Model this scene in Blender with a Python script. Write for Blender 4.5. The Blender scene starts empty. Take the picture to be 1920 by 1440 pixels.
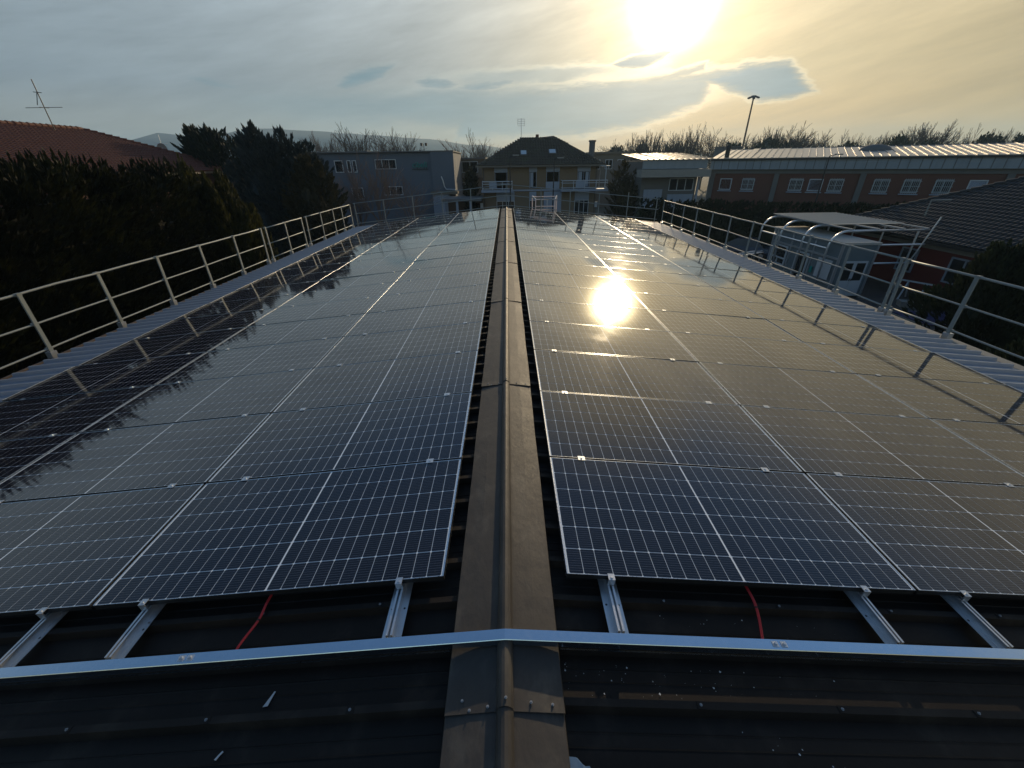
import bpy, bmesh, math, random
from mathutils import Matrix, Vector, noise as mnoise
rad = math.radians
rnd = random.Random(7)

# ------------------------------------------------------------------ camera
scene = bpy.context.scene
COL = scene.collection
cam_d = bpy.data.cameras.new("camera")
cam_d.sensor_width = 36.0
cam_d.lens = 14.366
cam_d.clip_start = 0.05
cam_d.clip_end = 9000
cam = bpy.data.objects.new("camera", cam_d)
COL.objects.link(cam)
_r = Vector((0.99985832, -0.01150165, -0.01228999))
_u = Vector((0.01628868, 0.47704609, 0.87872732))
_f = Vector((0.00424392, 0.87880302, -0.47716585))
cam.matrix_world = Matrix(((_r.x, _u.x, -_f.x, 0.04626), (_r.y, _u.y, -_f.y, 0.0), (_r.z, _u.z, -_f.z, 7.0204), (0, 0, 0, 1)))
scene.camera = cam

# ------------------------------------------------------------------ light, sky, exposure
SUN_AZ, SUN_EL = 17.6, 13.9
sdir = Vector((math.sin(rad(SUN_AZ)) * math.cos(rad(SUN_EL)), math.cos(rad(SUN_AZ)) * math.cos(rad(SUN_EL)), math.sin(rad(SUN_EL))))
sun_d = bpy.data.lights.new("sun", 'SUN')
sun_d.energy = 3.0
sun_d.angle = rad(0.6)
sun_d.color = (1.0, 0.78, 0.5)
sun = bpy.data.objects.new("sun", sun_d)
COL.objects.link(sun)
sun.rotation_euler = (-sdir).to_track_quat('-Z', 'Y').to_euler()

vs = scene.view_settings
vs.view_transform = 'Standard'
vs.look = 'None'
vs.exposure = 0.0
vs.gamma = 1.0
vs.use_curve_mapping = False

world = bpy.data.worlds.new("World")
scene.world = world
world.use_nodes = True
wn = world.node_tree.nodes
wl = world.node_tree.links
wn.clear()


class V:
    """a value socket with arithmetic, to write shader maths as expressions"""
    tree = None

    def __init__(s, sock):
        s.s = sock

    @staticmethod
    def math(op, *a, clamp=False):
        n = V.tree.nodes.new('ShaderNodeMath')
        n.operation = op
        n.use_clamp = clamp
        for i, x in enumerate(a):
            if isinstance(x, V):
                V.tree.links.new(x.s, n.inputs[i])
            else:
                n.inputs[i].default_value = x
        return V(n.outputs[0])

    def __add__(s, o): return V.math('ADD', s, o)
    def __radd__(s, o): return V.math('ADD', o, s)
    def __sub__(s, o): return V.math('SUBTRACT', s, o)
    def __rsub__(s, o): return V.math('SUBTRACT', o, s)
    def __mul__(s, o): return V.math('MULTIPLY', s, o)
    def __rmul__(s, o): return V.math('MULTIPLY', o, s)
    def __truediv__(s, o): return V.math('DIVIDE', s, o)


def smooth(x, a, b):
    n = V.tree.nodes.new('ShaderNodeMapRange')
    n.interpolation_type = 'SMOOTHSTEP'
    V.tree.links.new(x.s, n.inputs[0])
    n.inputs[1].default_value = min(a, b)
    n.inputs[2].default_value = max(a, b)
    n.inputs[3].default_value = 0.0 if a < b else 1.0
    n.inputs[4].default_value = 1.0 if a < b else 0.0
    return V(n.outputs[0])


def mixc(fac, a, b):
    n = V.tree.nodes.new('ShaderNodeMix')
    n.data_type = 'RGBA'
    for i, x in ((0, fac), (6, a), (7, b)):
        if isinstance(x, V):
            V.tree.links.new(x.s, n.inputs[i])
        elif isinstance(x, tuple):
            n.inputs[i].default_value = (*x, 1)
        else:
            n.inputs[i].default_value = x
    return V(n.outputs[2])


def colour(r, g, b):
    n = V.tree.nodes.new('ShaderNodeCombineXYZ')
    for i, x in enumerate((r, g, b)):
        if isinstance(x, V):
            V.tree.links.new(x.s, n.inputs[i])
        else:
            n.inputs[i].default_value = x
    return V(n.outputs[0])


def noise3(vec, scale, detail=4, rough=0.55):
    n = V.tree.nodes.new('ShaderNodeTexNoise')
    V.tree.links.new(vec.s, n.inputs['Vector'])
    n.inputs['Scale'].default_value = scale
    n.inputs['Detail'].default_value = detail
    n.inputs['Roughness'].default_value = rough
    return V(n.outputs[0])


V.tree = world.node_tree
tc = wn.new('ShaderNodeTexCoord')
sep = wn.new('ShaderNodeSeparateXYZ')
wl.new(tc.outputs['Generated'], sep.inputs[0])
dx, dy, dz = V(sep.outputs[0]), V(sep.outputs[1]), V(sep.outputs[2])
el = V.math('ARCSINE', dz) * 57.29578
az = V.math('ARCTAN2', dx, dy) * 57.29578
dn = wn.new('ShaderNodeVectorMath')
dn.operation = 'DOT_PRODUCT'
wl.new(tc.outputs['Generated'], dn.inputs[0])
dn.inputs[1].default_value = sdir
ang = V.math('ARCCOSINE', V.math('MINIMUM', V(dn.outputs['Value']), 0.999999)) * 57.29578

sky = wn.new('ShaderNodeTexSky')
sky.sky_type = 'NISHITA'
sky.sun_disc = False
sky.sun_elevation = rad(SUN_EL)
sky.sun_rotation = rad(SUN_AZ)
sky.altitude = 250
sky.air_density = 1.3
sky.dust_density = 0.6
sky.ozone_density = 4.0

# thin veil of high cloud, brightest round the sun (values are radiance x 10)
streak = colour(az * 0.035, el * 0.16 - az * 0.045, dz)
wisps = noise3(streak, 2.2, 6, 0.62) * 0.65 + noise3(colour(az * 0.05 + el * 0.1, el * 0.55 - az * 0.10, dz), 1.6, 6, 0.65) * 0.35
glow = V.math('POWER', 2.71828, ang * (-1 / 15.0))
halo = V.math('POWER', 2.71828, ang * (-1 / 5.5))
aur = V.math('POWER', 2.71828, V.math('MULTIPLY', ang * ang, -1 / 14.0))
core = V.math('POWER', 2.71828, V.math('MULTIPLY', ang * ang, -1 / 4.0))
tex = 0.50 + wisps * 1.0
warm = smooth(az, -12, 42)
low = V.math('MULTIPLY', smooth(el, 9, 1), smooth(ang, 45, 8))
hi = smooth(el, 7, 20)
cream = smooth(el, 7.5, 2.5)
vr = (1.70 + cream * 0.55 + hi * 0.9 + glow * 9.0 + warm * 1.2) * tex + halo * 6.0 + aur * 10 + core * 260
vg = ((2.20 + cream * 0.30 + hi * 1.1 + glow * 7.0 + warm * 0.1) * tex) * (1.0 - low * 0.20) + halo * 4.1 + aur * 7.3 + core * 210
vb = ((2.55 - cream * 0.15 + hi * 1.3 + glow * 4.1 - warm * 1.35) * tex) * (1.0 - low * 0.42) + halo * 1.2 + aur * 3.5 + core * 120
veil = colour(vr, vg, vb)

# lens shaped and banked grey clouds low over the horizon
w1 = noise3(colour(az * 0.16, el * 0.60, 3.0), 1.0, 6, 0.65) - 0.5
w2 = noise3(colour(az * 0.13, el * 0.55, 9.0), 1.0, 6, 0.65) - 0.5
fib = noise3(colour(az * 0.22 - el * 0.25, el * 1.7, 1.0), 1.0, 5, 0.6)


def lens(cx, cy, a, b, tilt, soft, dens):
    ct, st = math.cos(rad(tilt)), math.sin(rad(tilt))
    px, py = (az + w1 * 7.0) - cx, (el + w2 * 2.6) - cy
    x = (px * ct + py * st) * (1 / a)
    y = (py * ct - px * st) * (1 / b)
    d = V.math('SQRT', x * x + y * y)
    return smooth(d, 1 + soft, max(0.0, 1 - soft)) * dens


fray = noise3(colour(az * 0.55 - el * 0.5, el * 2.6, 4.0), 1.0, 6, 0.7) - 0.5


def bank(pts, soft, dens, wob=1.0):
    """cloud with a drawn outline: convex corner list in degrees, edges frayed by noise"""
    px, py = az + w1 * (2.6 * wob), el + w2 * (1.5 * wob) + (fib - 0.5) * (0.5 * wob)
    d = None
    for (ax, ay), (bx, by) in zip(pts, pts[1:] + pts[:1]):
        ln = math.hypot(bx - ax, by - ay)
        nx, ny = (by - ay) / ln, -(bx - ax) / ln
        q = (px - ax) * nx + (py - ay) * ny
        d = q if d is None else V.math('MINIMUM', d, q)
    return smooth(d + fray * (2.0 * soft + 0.25), -soft * 1.7, soft * 2.2) * dens


masks = [
    bank([(-18.5, 7.5), (-17.0, 8.6), (-15.0, 9.1), (-12.3, 9.3), (-13.7, 8.4), (-15.8, 7.6), (-17.8, 7.2)], 0.28, 0.95, 0.6),
    bank([(-10.2, 7.9), (-8.6, 8.5), (-6.6, 8.3), (-5.2, 7.8), (-7.0, 7.3), (-9.0, 7.4)], 0.30, 0.8, 0.6),
    bank([(-6.0, 7.3), (-3.5, 8.1), (0.2, 8.3), (1.6, 8.0), (-0.5, 7.4), (-3.0, 7.0)], 0.35, 0.85, 0.6),
    lens(4.0, 8.4, 11.0, 0.9, 2, 0.6, 0.5),
    lens(-3.5, 5.6, 21.0, 1.9, 1, 0.75, 0.72),
    bank([(-6.0, 7.0), (5.0, 7.6), (14.9, 8.3), (22.9, 8.1), (22.7, 6.6), (21.8, 5.1), (20.5, 4.6), (16.2, 3.4), (9.6, 2.5), (-6.0, 2.4)], 0.55, 0.74),
    bank([(21.0, 7.6), (25.4, 8.6), (29.6, 8.3), (30.6, 7.2), (32.4, 5.8), (29.9, 5.3), (27.1, 5.2), (24.4, 6.1)], 0.34, 0.92, 1.0),
    bank([(12.1, 7.9), (21.9, 8.4), (25.4, 8.5), (26.9, 6.6), (22.3, 6.7), (12.2, 6.6)], 0.4, 0.74, 0.8),
    bank([(11.7, 9.3), (13.6, 9.9), (18.1, 10.0), (17.0, 9.3), (15.1, 8.7), (13.0, 8.8)], 0.16, 0.85, 0.45),
    bank([(17.2, 8.0), (19.5, 8.7), (21.8, 8.9), (21.7, 8.2), (19.9, 7.7), (17.8, 7.6)], 0.18, 0.6, 0.5),
    lens(-29.7, 7.2, 1.6, 0.3, -4, 0.6, 0.45),
]
m = masks[0]
for q in masks[1:]:
    m = V.math('MAXIMUM', m, q)
near = V.math('POWER', 2.71828, ang * (-1 / 9.0))
ct_ = 0.80 + fib * 0.4
cloud = colour((1.75 + near * 10.0) * ct_, (2.75 + near * 8.6) * ct_, (3.25 + near * 6.8) * ct_)
rim = V.math('MULTIPLY', smooth(m, 0.01, 0.22), smooth(m, 0.62, 0.25)) * near * 11.0
sky_v = mixc(m, colour(vr * 1.34, vg * 1.34, vb * 1.34), cloud)
vadd = wn.new('ShaderNodeVectorMath')
vadd.operation = 'ADD'
wl.new(sky_v.s, vadd.inputs[0])
wl.new(colour(rim, rim * 0.85, rim * 0.55).s, vadd.inputs[1])
# the veil thins out overhead and behind, where the clear blue shows
cover = V.math('MAXIMUM', smooth(el, 33, 18), smooth(ang, 27, 13))
cover = V.math('MULTIPLY', cover, smooth(ang, 150, 70) * 0.75 + 0.25)
clear = wn.new('ShaderNodeVectorMath')
clear.operation = 'SCALE'
wl.new(sky.outputs[0], clear.inputs[0])
clear.inputs['Scale'].default_value = 1.3
total = mixc(cover, V(clear.outputs[0]), V(vadd.outputs[0]))
bg = wn.new('ShaderNodeBackground')
bg.inputs[1].default_value = 0.1
wl.new(total.s, bg.inputs[0])
wo = wn.new('ShaderNodeOutputWorld')
wl.new(bg.outputs[0], wo.inputs[0])

# ------------------------------------------------------------------ materials


def new_mat(name):
    mt = bpy.data.materials.new(name)
    mt.use_nodes = True
    V.tree = mt.node_tree
    b = mt.node_tree.nodes['Principled BSDF']
    return mt, b


def mat(name, col, rough=0.7, metal=0.0, var=0.25, scale=3.0, bump=0.0, bscale=40.0, spec=0.5, stretch=None, dirt=None):
    """procedural surface: base colour broken up by two noises, optional bump and dirt tint"""
    mt, b = new_mat(name)
    t = mt.node_tree
    co = t.nodes.new('ShaderNodeTexCoord')
    vec = V(co.outputs['Object'])
    if stretch:
        mp = t.nodes.new('ShaderNodeMapping')
        mp.inputs['Scale'].default_value = stretch
        t.links.new(vec.s, mp.inputs['Vector'])
        vec = V(mp.outputs[0])
    n1 = noise3(vec, scale, 5, 0.6)
    n2 = noise3(vec, scale * 7.3, 3, 0.6)
    f = (n1 * 0.7 + n2 * 0.3 - 0.5) * (2 * var) + 1.0
    c = colour(f * col[0], f * col[1], f * col[2])
    if dirt:
        c = mixc(smooth(n1, 0.52, 0.72) * dirt[1], c, dirt[0])
    t.links.new(c.s, b.inputs['Base Color'])
    b.inputs['Metallic'].default_value = metal
    b.inputs['Specular IOR Level'].default_value = spec
    rr = V.math('ADD', rough, (n2 - 0.5) * 0.2, clamp=True)
    t.links.new(rr.s, b.inputs['Roughness'])
    if bump:
        bp = t.nodes.new('ShaderNodeBump')
        bp.inputs['Strength'].default_value = bump
        bp.inputs['Distance'].default_value = 0.02
        t.links.new(noise3(vec, bscale, 3).s, bp.inputs['Height'])
        t.links.new(bp.outputs[0], b.inputs['Normal'])
    return mt


def leaf_mat(name, c1, c2, trans=0.25, scale=0.8):
    mt, b = new_mat(name)
    t = mt.node_tree
    co = t.nodes.new('ShaderNodeTexCoord')
    vec = V(co.outputs['Object'])
    k = smooth(noise3(vec, scale, 4) * 0.6 + noise3(vec, scale * 9, 2) * 0.4, 0.35, 0.68)
    c = mixc(k, c1, c2)
    t.links.new(c.s, b.inputs['Base Color'])
    b.inputs['Roughness'].default_value = 0.65
    b.inputs['Specular IOR Level'].default_value = 0.25
    tr = t.nodes.new('ShaderNodeBsdfTranslucent')
    t.links.new(c.s, tr.inputs['Color'])
    mx = t.nodes.new('ShaderNodeMixShader')
    mx.inputs[0].default_value = trans
    t.links.new(b.outputs[0], mx.inputs[1])
    t.links.new(tr.outputs[0], mx.inputs[2])
    t.links.new(mx.outputs[0], t.nodes['Material Output'].inputs['Surface'])
    return mt


PL, PW = 2.094, 1.038           # panel length down the slope, width along the ridge
CP, RP = 0.08565, 0.1715         # cell pitch
MG = 0.0045                     # half the gap between the two cell fields


def dusty(c, t):
    """thin uneven film of dust and dried water marks"""
    geo = t.nodes.new('ShaderNodeNewGeometry')
    p = V(geo.outputs['Position'])
    k = smooth(noise3(p, 1.1, 5, 0.65), 0.35, 0.75) * 0.011 + smooth(noise3(p, 9.0, 4, 0.7), 0.62, 0.75) * 0.03
    return mixc(k, c, (0.42, 0.38, 0.32))


def cell_mat():
    mt, b = new_mat("solar_cell")
    t = mt.node_tree
    co = t.nodes.new('ShaderNodeTexCoord')
    sp = t.nodes.new('ShaderNodeSeparateXYZ')
    t.links.new(co.outputs['Object'], sp.inputs[0])
    y = V(sp.outputs[1])
    fy = V.math('FRACT', y * (1 / 0.0165) + 0.5)
    line = V.math('LESS_THAN', V.math('ABSOLUTE', fy - 0.5), 0.035)
    oi = t.nodes.new('ShaderNodeObjectInfo')
    k = V(oi.outputs['Random'])
    base = colour(0.0035 + k * 0.002, 0.0045 + k * 0.003, 0.011 + k * 0.006)
    t.links.new(dusty(mixc(line, base, (0.16, 0.16, 0.17)), t).s, b.inputs['Base Color'])
    glass_finish(t, b)
    return mt


def glass_finish(t, b):
    co = t.nodes.new('ShaderNodeTexCoord')
    geo = t.nodes.new('ShaderNodeNewGeometry')
    n = noise3(V(geo.outputs['Position']), 2.3, 4, 0.6)
    t.links.new((0.04 + smooth(n, 0.4, 0.75) * 0.035).s, b.inputs['Roughness'])
    b.inputs['IOR'].default_value = 1.52
    b.inputs['Specular IOR Level'].default_value = 0.5


def backsheet_mat():
    mt, b = new_mat("white_backsheet")
    b.inputs['Base Color'].default_value = (0.82, 0.86, 0.88, 1)
    glass_finish(mt.node_tree, b)
    return mt


def far_laminate_mat():
    mt, b = new_mat("panel_laminate")
    t = mt.node_tree
    co = t.nodes.new('ShaderNodeTexCoord')
    sp = t.nodes.new('ShaderNodeSeparateXYZ')
    t.links.new(co.outputs['UV'], sp.inputs[0])
    u, v = V(sp.outputs[0]), V(sp.outputs[1])
    uu = V.math('ABSOLUTE', u - PL / 2) - MG
    vv = v - (PW - 6 * RP) / 2
    fu = V.math('FRACT', uu * (1 / CP))
    fv = V.math('FRACT', vv * (1 / RP))
    du = (0.5 - V.math('ABSOLUTE', fu - 0.5)) * CP
    dv = (0.5 - V.math('ABSOLUTE', fv - 0.5)) * RP
    g = V.math('MAXIMUM', V.math('LESS_THAN', du, 0.0015), V.math('LESS_THAN', dv, 0.0018))
    g = V.math('MAXIMUM', g, V.math('LESS_THAN', du + dv, 0.0095))
    g = V.math('MAXIMUM', g, V.math('LESS_THAN', uu, 0.0))
    g = V.math('MAXIMUM', g, V.math('GREATER_THAN', uu, 12 * CP))
    oi = t.nodes.new('ShaderNodeObjectInfo')
    k = V(oi.outputs['Random'])
    base = colour(0.004 + k * 0.003, 0.005 + k * 0.003, 0.013 + k * 0.005)
    t.links.new(dusty(mixc(g, base, (0.55, 0.58, 0.6)), t).s, b.inputs['Base Color'])
    glass_finish(t, b)
    return mt


M = {}
M['cell'] = cell_mat()
M['backsheet'] = backsheet_mat()
M['laminate'] = far_laminate_mat()
M['frame'] = mat("anodised_frame", (0.60, 0.62, 0.64), 0.28, 1.0, 0.05, 6)
M['galv'] = mat("galvanised_steel", (0.60, 0.62, 0.64), 0.36, 0.8, 0.12, 9, 0.05, 60)
M['galv_bar'] = mat("galvanised_bar", (0.62, 0.70, 0.78), 0.16, 1.0, 0.05, 7)
M['rail'] = mat("guard_rail_steel", (0.23, 0.25, 0.24), 0.55, 0.25, 0.2, 5)
M['cap'] = mat("ridge_cap_paint", (0.050, 0.043, 0.036), 0.62, 0.0, 0.55, 7, 0.12, 22, 0.4, (1.0, 0.6, 1.0), ((0.092, 0.080, 0.063), 0.75))
M['roof'] = mat("dark_roof_sheet", (0.019, 0.015, 0.012), 0.6, 0.0, 0.4, 4, 0.06, 60, 0.2, None, ((0.050, 0.040, 0.030), 0.5))
M['eave'] = mat("pale_eave_sheet", (0.30, 0.33, 0.38), 0.38, 0.15, 0.12, 2.5, 0.03, 30)
M['gutter'] = mat("gutter_brown", (0.10, 0.075, 0.06), 0.6, 0.0, 0.25, 4)
M['concrete'] = mat("concrete", (0.26, 0.25, 0.22), 0.85, 0.0, 0.22, 3, 0.2, 30)
M['white'] = mat("white_paint", (0.48, 0.50, 0.51), 0.5, 0.0, 0.1, 3)
M['screw'] = mat("zinc_screw", (0.32, 0.33, 0.34), 0.5, 0.6, 0.2, 30)
M['cable'] = mat("red_cable", (0.55, 0.03, 0.03), 0.45, 0, 0.1, 9)
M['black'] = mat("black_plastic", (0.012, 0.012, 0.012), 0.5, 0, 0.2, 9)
M['paper'] = mat("white_paper", (0.6, 0.62, 0.62), 0.8, 0, 0.2, 20)
M['tape'] = mat("torn_pale_patch", (0.42, 0.50, 0.55), 0.5, 0.2, 0.3, 25)
M['asphalt'] = mat("asphalt", (0.055, 0.053, 0.05), 0.9, 0, 0.3, 0.8, 0.2, 40)
M['ground'] = mat("rough_ground", (0.07, 0.068, 0.045), 0.95, 0, 0.4, 0.05)
M['hill'] = mat("wooded_hill", (0.035, 0.055, 0.065), 0.95, 0, 0.3, 0.01)
M['tan'] = mat("tan_render", (0.185, 0.132, 0.078), 0.85, 0, 0.14, 0.7, 0.1, 30)
M['tan_low'] = mat("tan_base", (0.18, 0.135, 0.085), 0.85, 0, 0.2, 1.5, 0.1, 30)
M['brick'] = mat("red_brown_brick", (0.115, 0.046, 0.030), 0.85, 0, 0.25, 1.3, 0.15, 30)
M['red'] = mat("red_wall", (0.13, 0.014, 0.012), 0.8, 0, 0.2, 1.0)
M['greywall'] = mat("blue_grey_render", (0.105, 0.125, 0.155), 0.85, 0, 0.10, 0.6)
M['grey2'] = mat("grey_flat_roof", (0.13, 0.13, 0.13), 0.9, 0, 0.2, 0.5)
M['beige'] = mat("beige_render", (0.15, 0.13, 0.10), 0.85, 0, 0.12, 0.5)
M['browntile'] = mat("mossy_brown_tiles", (0.060, 0.048, 0.032), 0.85, 0, 0.4, 1.2, 0, 40, 0.3, None, ((0.055, 0.062, 0.025), 0.6))
M['redtile'] = mat("terracotta_tiles", (0.115, 0.036, 0.019), 0.8, 0, 0.4, 2.5)
M['darktile'] = mat("dark_slate_tiles", (0.017, 0.018, 0.019), 0.7, 0, 0.4, 2.5)
M['annexroof'] = mat("annex_metal_roof", (0.30, 0.28, 0.25), 0.55, 0.45, 0.15, 1.5, 0, 40, 0.4)
M['metalroof'] = mat("standing_seam_roof", (0.42, 0.39, 0.35), 0.42, 0.7, 0.15, 1.5, 0, 40, 0.5)
M['fascia'] = mat("weathered_metal_fascia", (0.24, 0.27, 0.29), 0.6, 0.3, 0.35, 0.9, 0, 40, 0.4, (2.0, 2.0, 0.15))
M['shutter'] = mat("pale_roller_shutter", (0.27, 0.31, 0.37), 0.6, 0, 0.08, 2)
M['brownshutter'] = mat("brown_shutter", (0.11, 0.06, 0.035), 0.6, 0, 0.15, 2)
M['pane'] = mat("window_glass", (0.015, 0.018, 0.02), 0.06, 0, 0.1, 2)
M['bars'] = mat("white_window_bars", (0.33, 0.35, 0.35), 0.5, 0, 0.05, 2)
M['teal'] = mat("teal_sign_letters", (0.0, 0.22, 0.20), 0.4, 0, 0.05, 2)
M['cabin'] = mat("cabin_panel", (0.125, 0.16, 0.175), 0.55, 0.1, 0.1, 1.2)
M['canopy'] = mat("canopy_sheet", (0.42, 0.40, 0.36), 0.6, 0.2, 0.12, 1.5)
M['blue'] = mat("blue_tarpaulin", (0.015, 0.02, 0.10), 0.45, 0, 0.2, 2)
M['carpaint'] = mat("dark_blue_car_paint", (0.02, 0.035, 0.06), 0.25, 0.3, 0.1, 2)
M['tyre'] = mat("tyre_rubber", (0.015, 0.015, 0.015), 0.8, 0, 0.2, 4)
M['pink'] = mat("pinkish_white_steel", (0.75, 0.60, 0.55), 0.5, 0.1, 0.1, 4)
M['bark'] = mat("bark", (0.075, 0.060, 0.048), 0.9, 0, 0.3, 3)
M['twig'] = mat("winter_twigs", (0.085, 0.068, 0.06), 0.9, 0, 0.25, 0.6)
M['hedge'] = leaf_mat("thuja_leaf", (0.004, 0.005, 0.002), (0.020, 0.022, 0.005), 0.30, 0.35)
M['thuja_gold'] = leaf_mat("golden_thuja_leaf", (0.006, 0.009, 0.003), (0.058, 0.055, 0.010), 0.35, 0.5)
M['cypress'] = leaf_mat("cypress_leaf", (0.010, 0.018, 0.012), (0.024, 0.038, 0.026), 0.15, 0.6)
M['cedar'] = leaf_mat("blue_conifer_leaf", (0.014, 0.024, 0.026), (0.040, 0.056, 0.058), 0.15, 0.6)
M['olive'] = leaf_mat("olive_brown_leaf", (0.018, 0.020, 0.008), (0.055, 0.045, 0.018), 0.25, 0.6)
M['olive_light'] = leaf_mat("brown_green_leaf", (0.030, 0.030, 0.012), (0.085, 0.062, 0.026), 0.3, 0.6)
M['pillar'] = mat("stained_concrete_pillar", (0.13, 0.125, 0.115), 0.85, 0, 0.25, 1.5)
M['gardentwig'] = mat("reddish_twigs", (0.17, 0.125, 0.105), 0.9, 0, 0.25, 0.6)
M['shrub'] = leaf_mat("laurel_leaf", (0.010, 0.014, 0.006), (0.030, 0.040, 0.014), 0.2, 0.8)

# ------------------------------------------------------------------ mesh helpers


class MB:
    """collects shapes; build() links them as ONE mesh object"""

    def __init__(s):
        s.v, s.f = [], []

    def add(s, vs, fs):
        o = len(s.v)
        s.v += [tuple(p) for p in vs]
        s.f += [tuple(i + o for i in q) for q in fs]
        return s

    def box(s, x0, x1, y0, y1, z0, z1, mtx=None):
        vs = [Vector(p) for p in ((x0, y0, z0), (x1, y0, z0), (x1, y1, z0), (x0, y1, z0), (x0, y0, z1), (x1, y0, z1), (x1, y1, z1), (x0, y1, z1))]
        if mtx is not None:
            vs = [mtx @ p for p in vs]
        return s.add(vs, ((3, 2, 1, 0), (4, 5, 6, 7), (0, 1, 5, 4), (1, 2, 6, 5), (2, 3, 7, 6), (3, 0, 4, 7)))

    def tube(s, p0, p1, r0, r1=None, n=8, caps=True):
        p0, p1 = Vector(p0), Vector(p1)
        r1 = r0 if r1 is None else r1
        d = (p1 - p0)
        if d.length < 1e-6:
            return s
        d.normalize()
        a = d.orthogonal().normalized()
        b = d.cross(a)
        vs = []
        for p, r in ((p0, r0), (p1, r1)):
            for i in range(n):
                t = 2 * math.pi * i / n
                vs.append(p + a * (r * math.cos(t)) + b * (r * math.sin(t)))
        fs = [(i, (i + 1) % n, n + (i + 1) % n, n + i) for i in range(n)]
        if caps:
            fs += [tuple(reversed(range(n))), tuple(range(n, 2 * n))]
        return s.add(vs, fs)

    def path(s, pts, r, n=8):
        """one smooth tube through the points"""
        pts = [Vector(p) for p in pts]
        rings = []
        a = None
        for i, p in enumerate(pts):
            d = (pts[min(i + 1, len(pts) - 1)] - pts[max(i - 1, 0)]).normalized()
            if a is None:
                a = d.orthogonal().normalized()
            a = (a - d * a.dot(d)).normalized()
            b = d.cross(a)
            rings.append([p + a * (r * math.cos(2 * math.pi * k / n)) + b * (r * math.sin(2 * math.pi * k / n)) for k in range(n)])
        vs = [q for rg in rings for q in rg]
        fs = []
        for i in range(len(pts) - 1):
            for k in range(n):
                fs.append((i * n + k, i * n + (k + 1) % n, (i + 1) * n + (k + 1) % n, (i + 1) * n + k))
        fs += [tuple(reversed(range(n))), tuple(range((len(pts) - 1) * n, len(pts) * n))]
        return s.add(vs, fs)

    def sweep(s, profile, p0, ux, uz, along):
        """closed 2D profile (x,z) carried from p0 along a vector"""
        n = len(profile)
        p0, ux, uz, along = Vector(p0), Vector(ux), Vector(uz), Vector(along)
        vs = [p0 + ux * a + uz * b for a, b in profile] + [p0 + along + ux * a + uz * b for a, b in profile]
        fs = [(i, (i + 1) % n, n + (i + 1) % n, n + i) for i in range(n)]
        fs += [tuple(reversed(range(n))), tuple(range(n, 2 * n))]
        return s.add(vs, fs)

    def mesh(s, name, material):
        me = bpy.data.meshes.new(name)
        me.from_pydata(s.v, [], s.f)
        me.materials.append(material)
        me.update()
        return me

    def build(s, name, material, parent=None, fix=True):
        me = s.mesh(name, material)
        if fix:
            bm = bmesh.new()
            bm.from_mesh(me)
            bmesh.ops.recalc_face_normals(bm, faces=bm.faces)
            bm.to_mesh(me)
            bm.free()
        return put(name, me, parent)


def put(name, me, parent=None, mtx=None):
    o = bpy.data.objects.new(name, me)
    COL.objects.link(o)
    if parent is not None:
        o.parent = parent
    if mtx is not None:
        o.matrix_local = mtx
    return o


def smooth_shade(o):
    o.data.polygons.foreach_set('use_smooth', [True] * len(o.data.polygons))
    return o


def tag(o, label=None, cat=None, group=None, kind=None):
    for k, x in (('label', label), ('category', cat), ('group', group), ('kind', kind)):
        if x:
            o[k] = x
    return o


def thing(name, label, cat, loc=(0, 0, 0), rz=0.0, group=None, mtx=None):
    o = bpy.data.objects.new(name, None)
    o.empty_display_size = 0.1
    COL.objects.link(o)
    if mtx is not None:
        o.matrix_world = mtx
    else:
        o.location = loc
        o.rotation_euler = (0, 0, rz)
    return tag(o, label, cat, group)


def copy_tree(src, mtx, label):
    c = src.copy()
    COL.objects.link(c)
    c.matrix_world = mtx
    c['label'] = label
    for ch in list(src.children):
        d = ch.copy()
        COL.objects.link(d)
        d.parent = c
        for g in list(ch.children):
            e = g.copy()
            COL.objects.link(e)
            e.parent = d
    return c


ORD = ['first', 'second', 'third', 'fourth', 'fifth', 'sixth', 'seventh', 'eighth', 'ninth', 'tenth', 'eleventh', 'twelfth',
       'thirteenth', 'fourteenth', 'fifteenth', 'sixteenth', 'seventeenth', 'eighteenth', 'nineteenth', 'twentieth',
       'twenty-first', 'twenty-second', 'twenty-third', 'twenty-fourth', 'twenty-fifth', 'twenty-sixth', 'twenty-seventh',
       'twenty-eighth', 'twenty-ninth', 'thirtieth']

# ------------------------------------------------------------------ setting: ground, yard, hills
g = MB()
N = 24
for i in range(N + 1):
    for j in range(N + 1):
        g.v.append((-2500 + 5000 * i / N, -140 + 2240 * j / N, 0))
for i in range(N):
    for j in range(N):
        a = i * (N + 1) + j
        g.f.append((a, a + N + 1, a + N + 2, a + 1))
tag(g.build('ground', M['ground']), kind='structure')
y = MB().box(-11, 60, -20, 60, -0.3, 0.004)
tag(y.build('yard', M['asphalt']), kind='structure')

prof = [(-2400, 40), (-1900, 75), (-1500, 84), (-1185, 76), (-1075, 101), (-1000, 92), (-930, 80), (-845, 101), (-742, 109), (-650, 103), (-580, 100), (-500, 92),
        (-416, 87), (-250, 75), (-117, 58), (50, 42), (300, 30), (700, 24), (1200, 28), (1700, 24), (2400, 20)]
hp = MB()
xs = [-2400 + 4800 * i / 120 for i in range(121)]


def hill_h(x):
    for (a, ha), (b, hb) in zip(prof, prof[1:]):
        if a <= x <= b:
            t = (x - a) / (b - a)
            t = t * t * (3 - 2 * t)
            return ha + (hb - ha) * t + 2.0 * mnoise.noise(Vector((x * 0.02, 3, 0)))
    return 20


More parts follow.
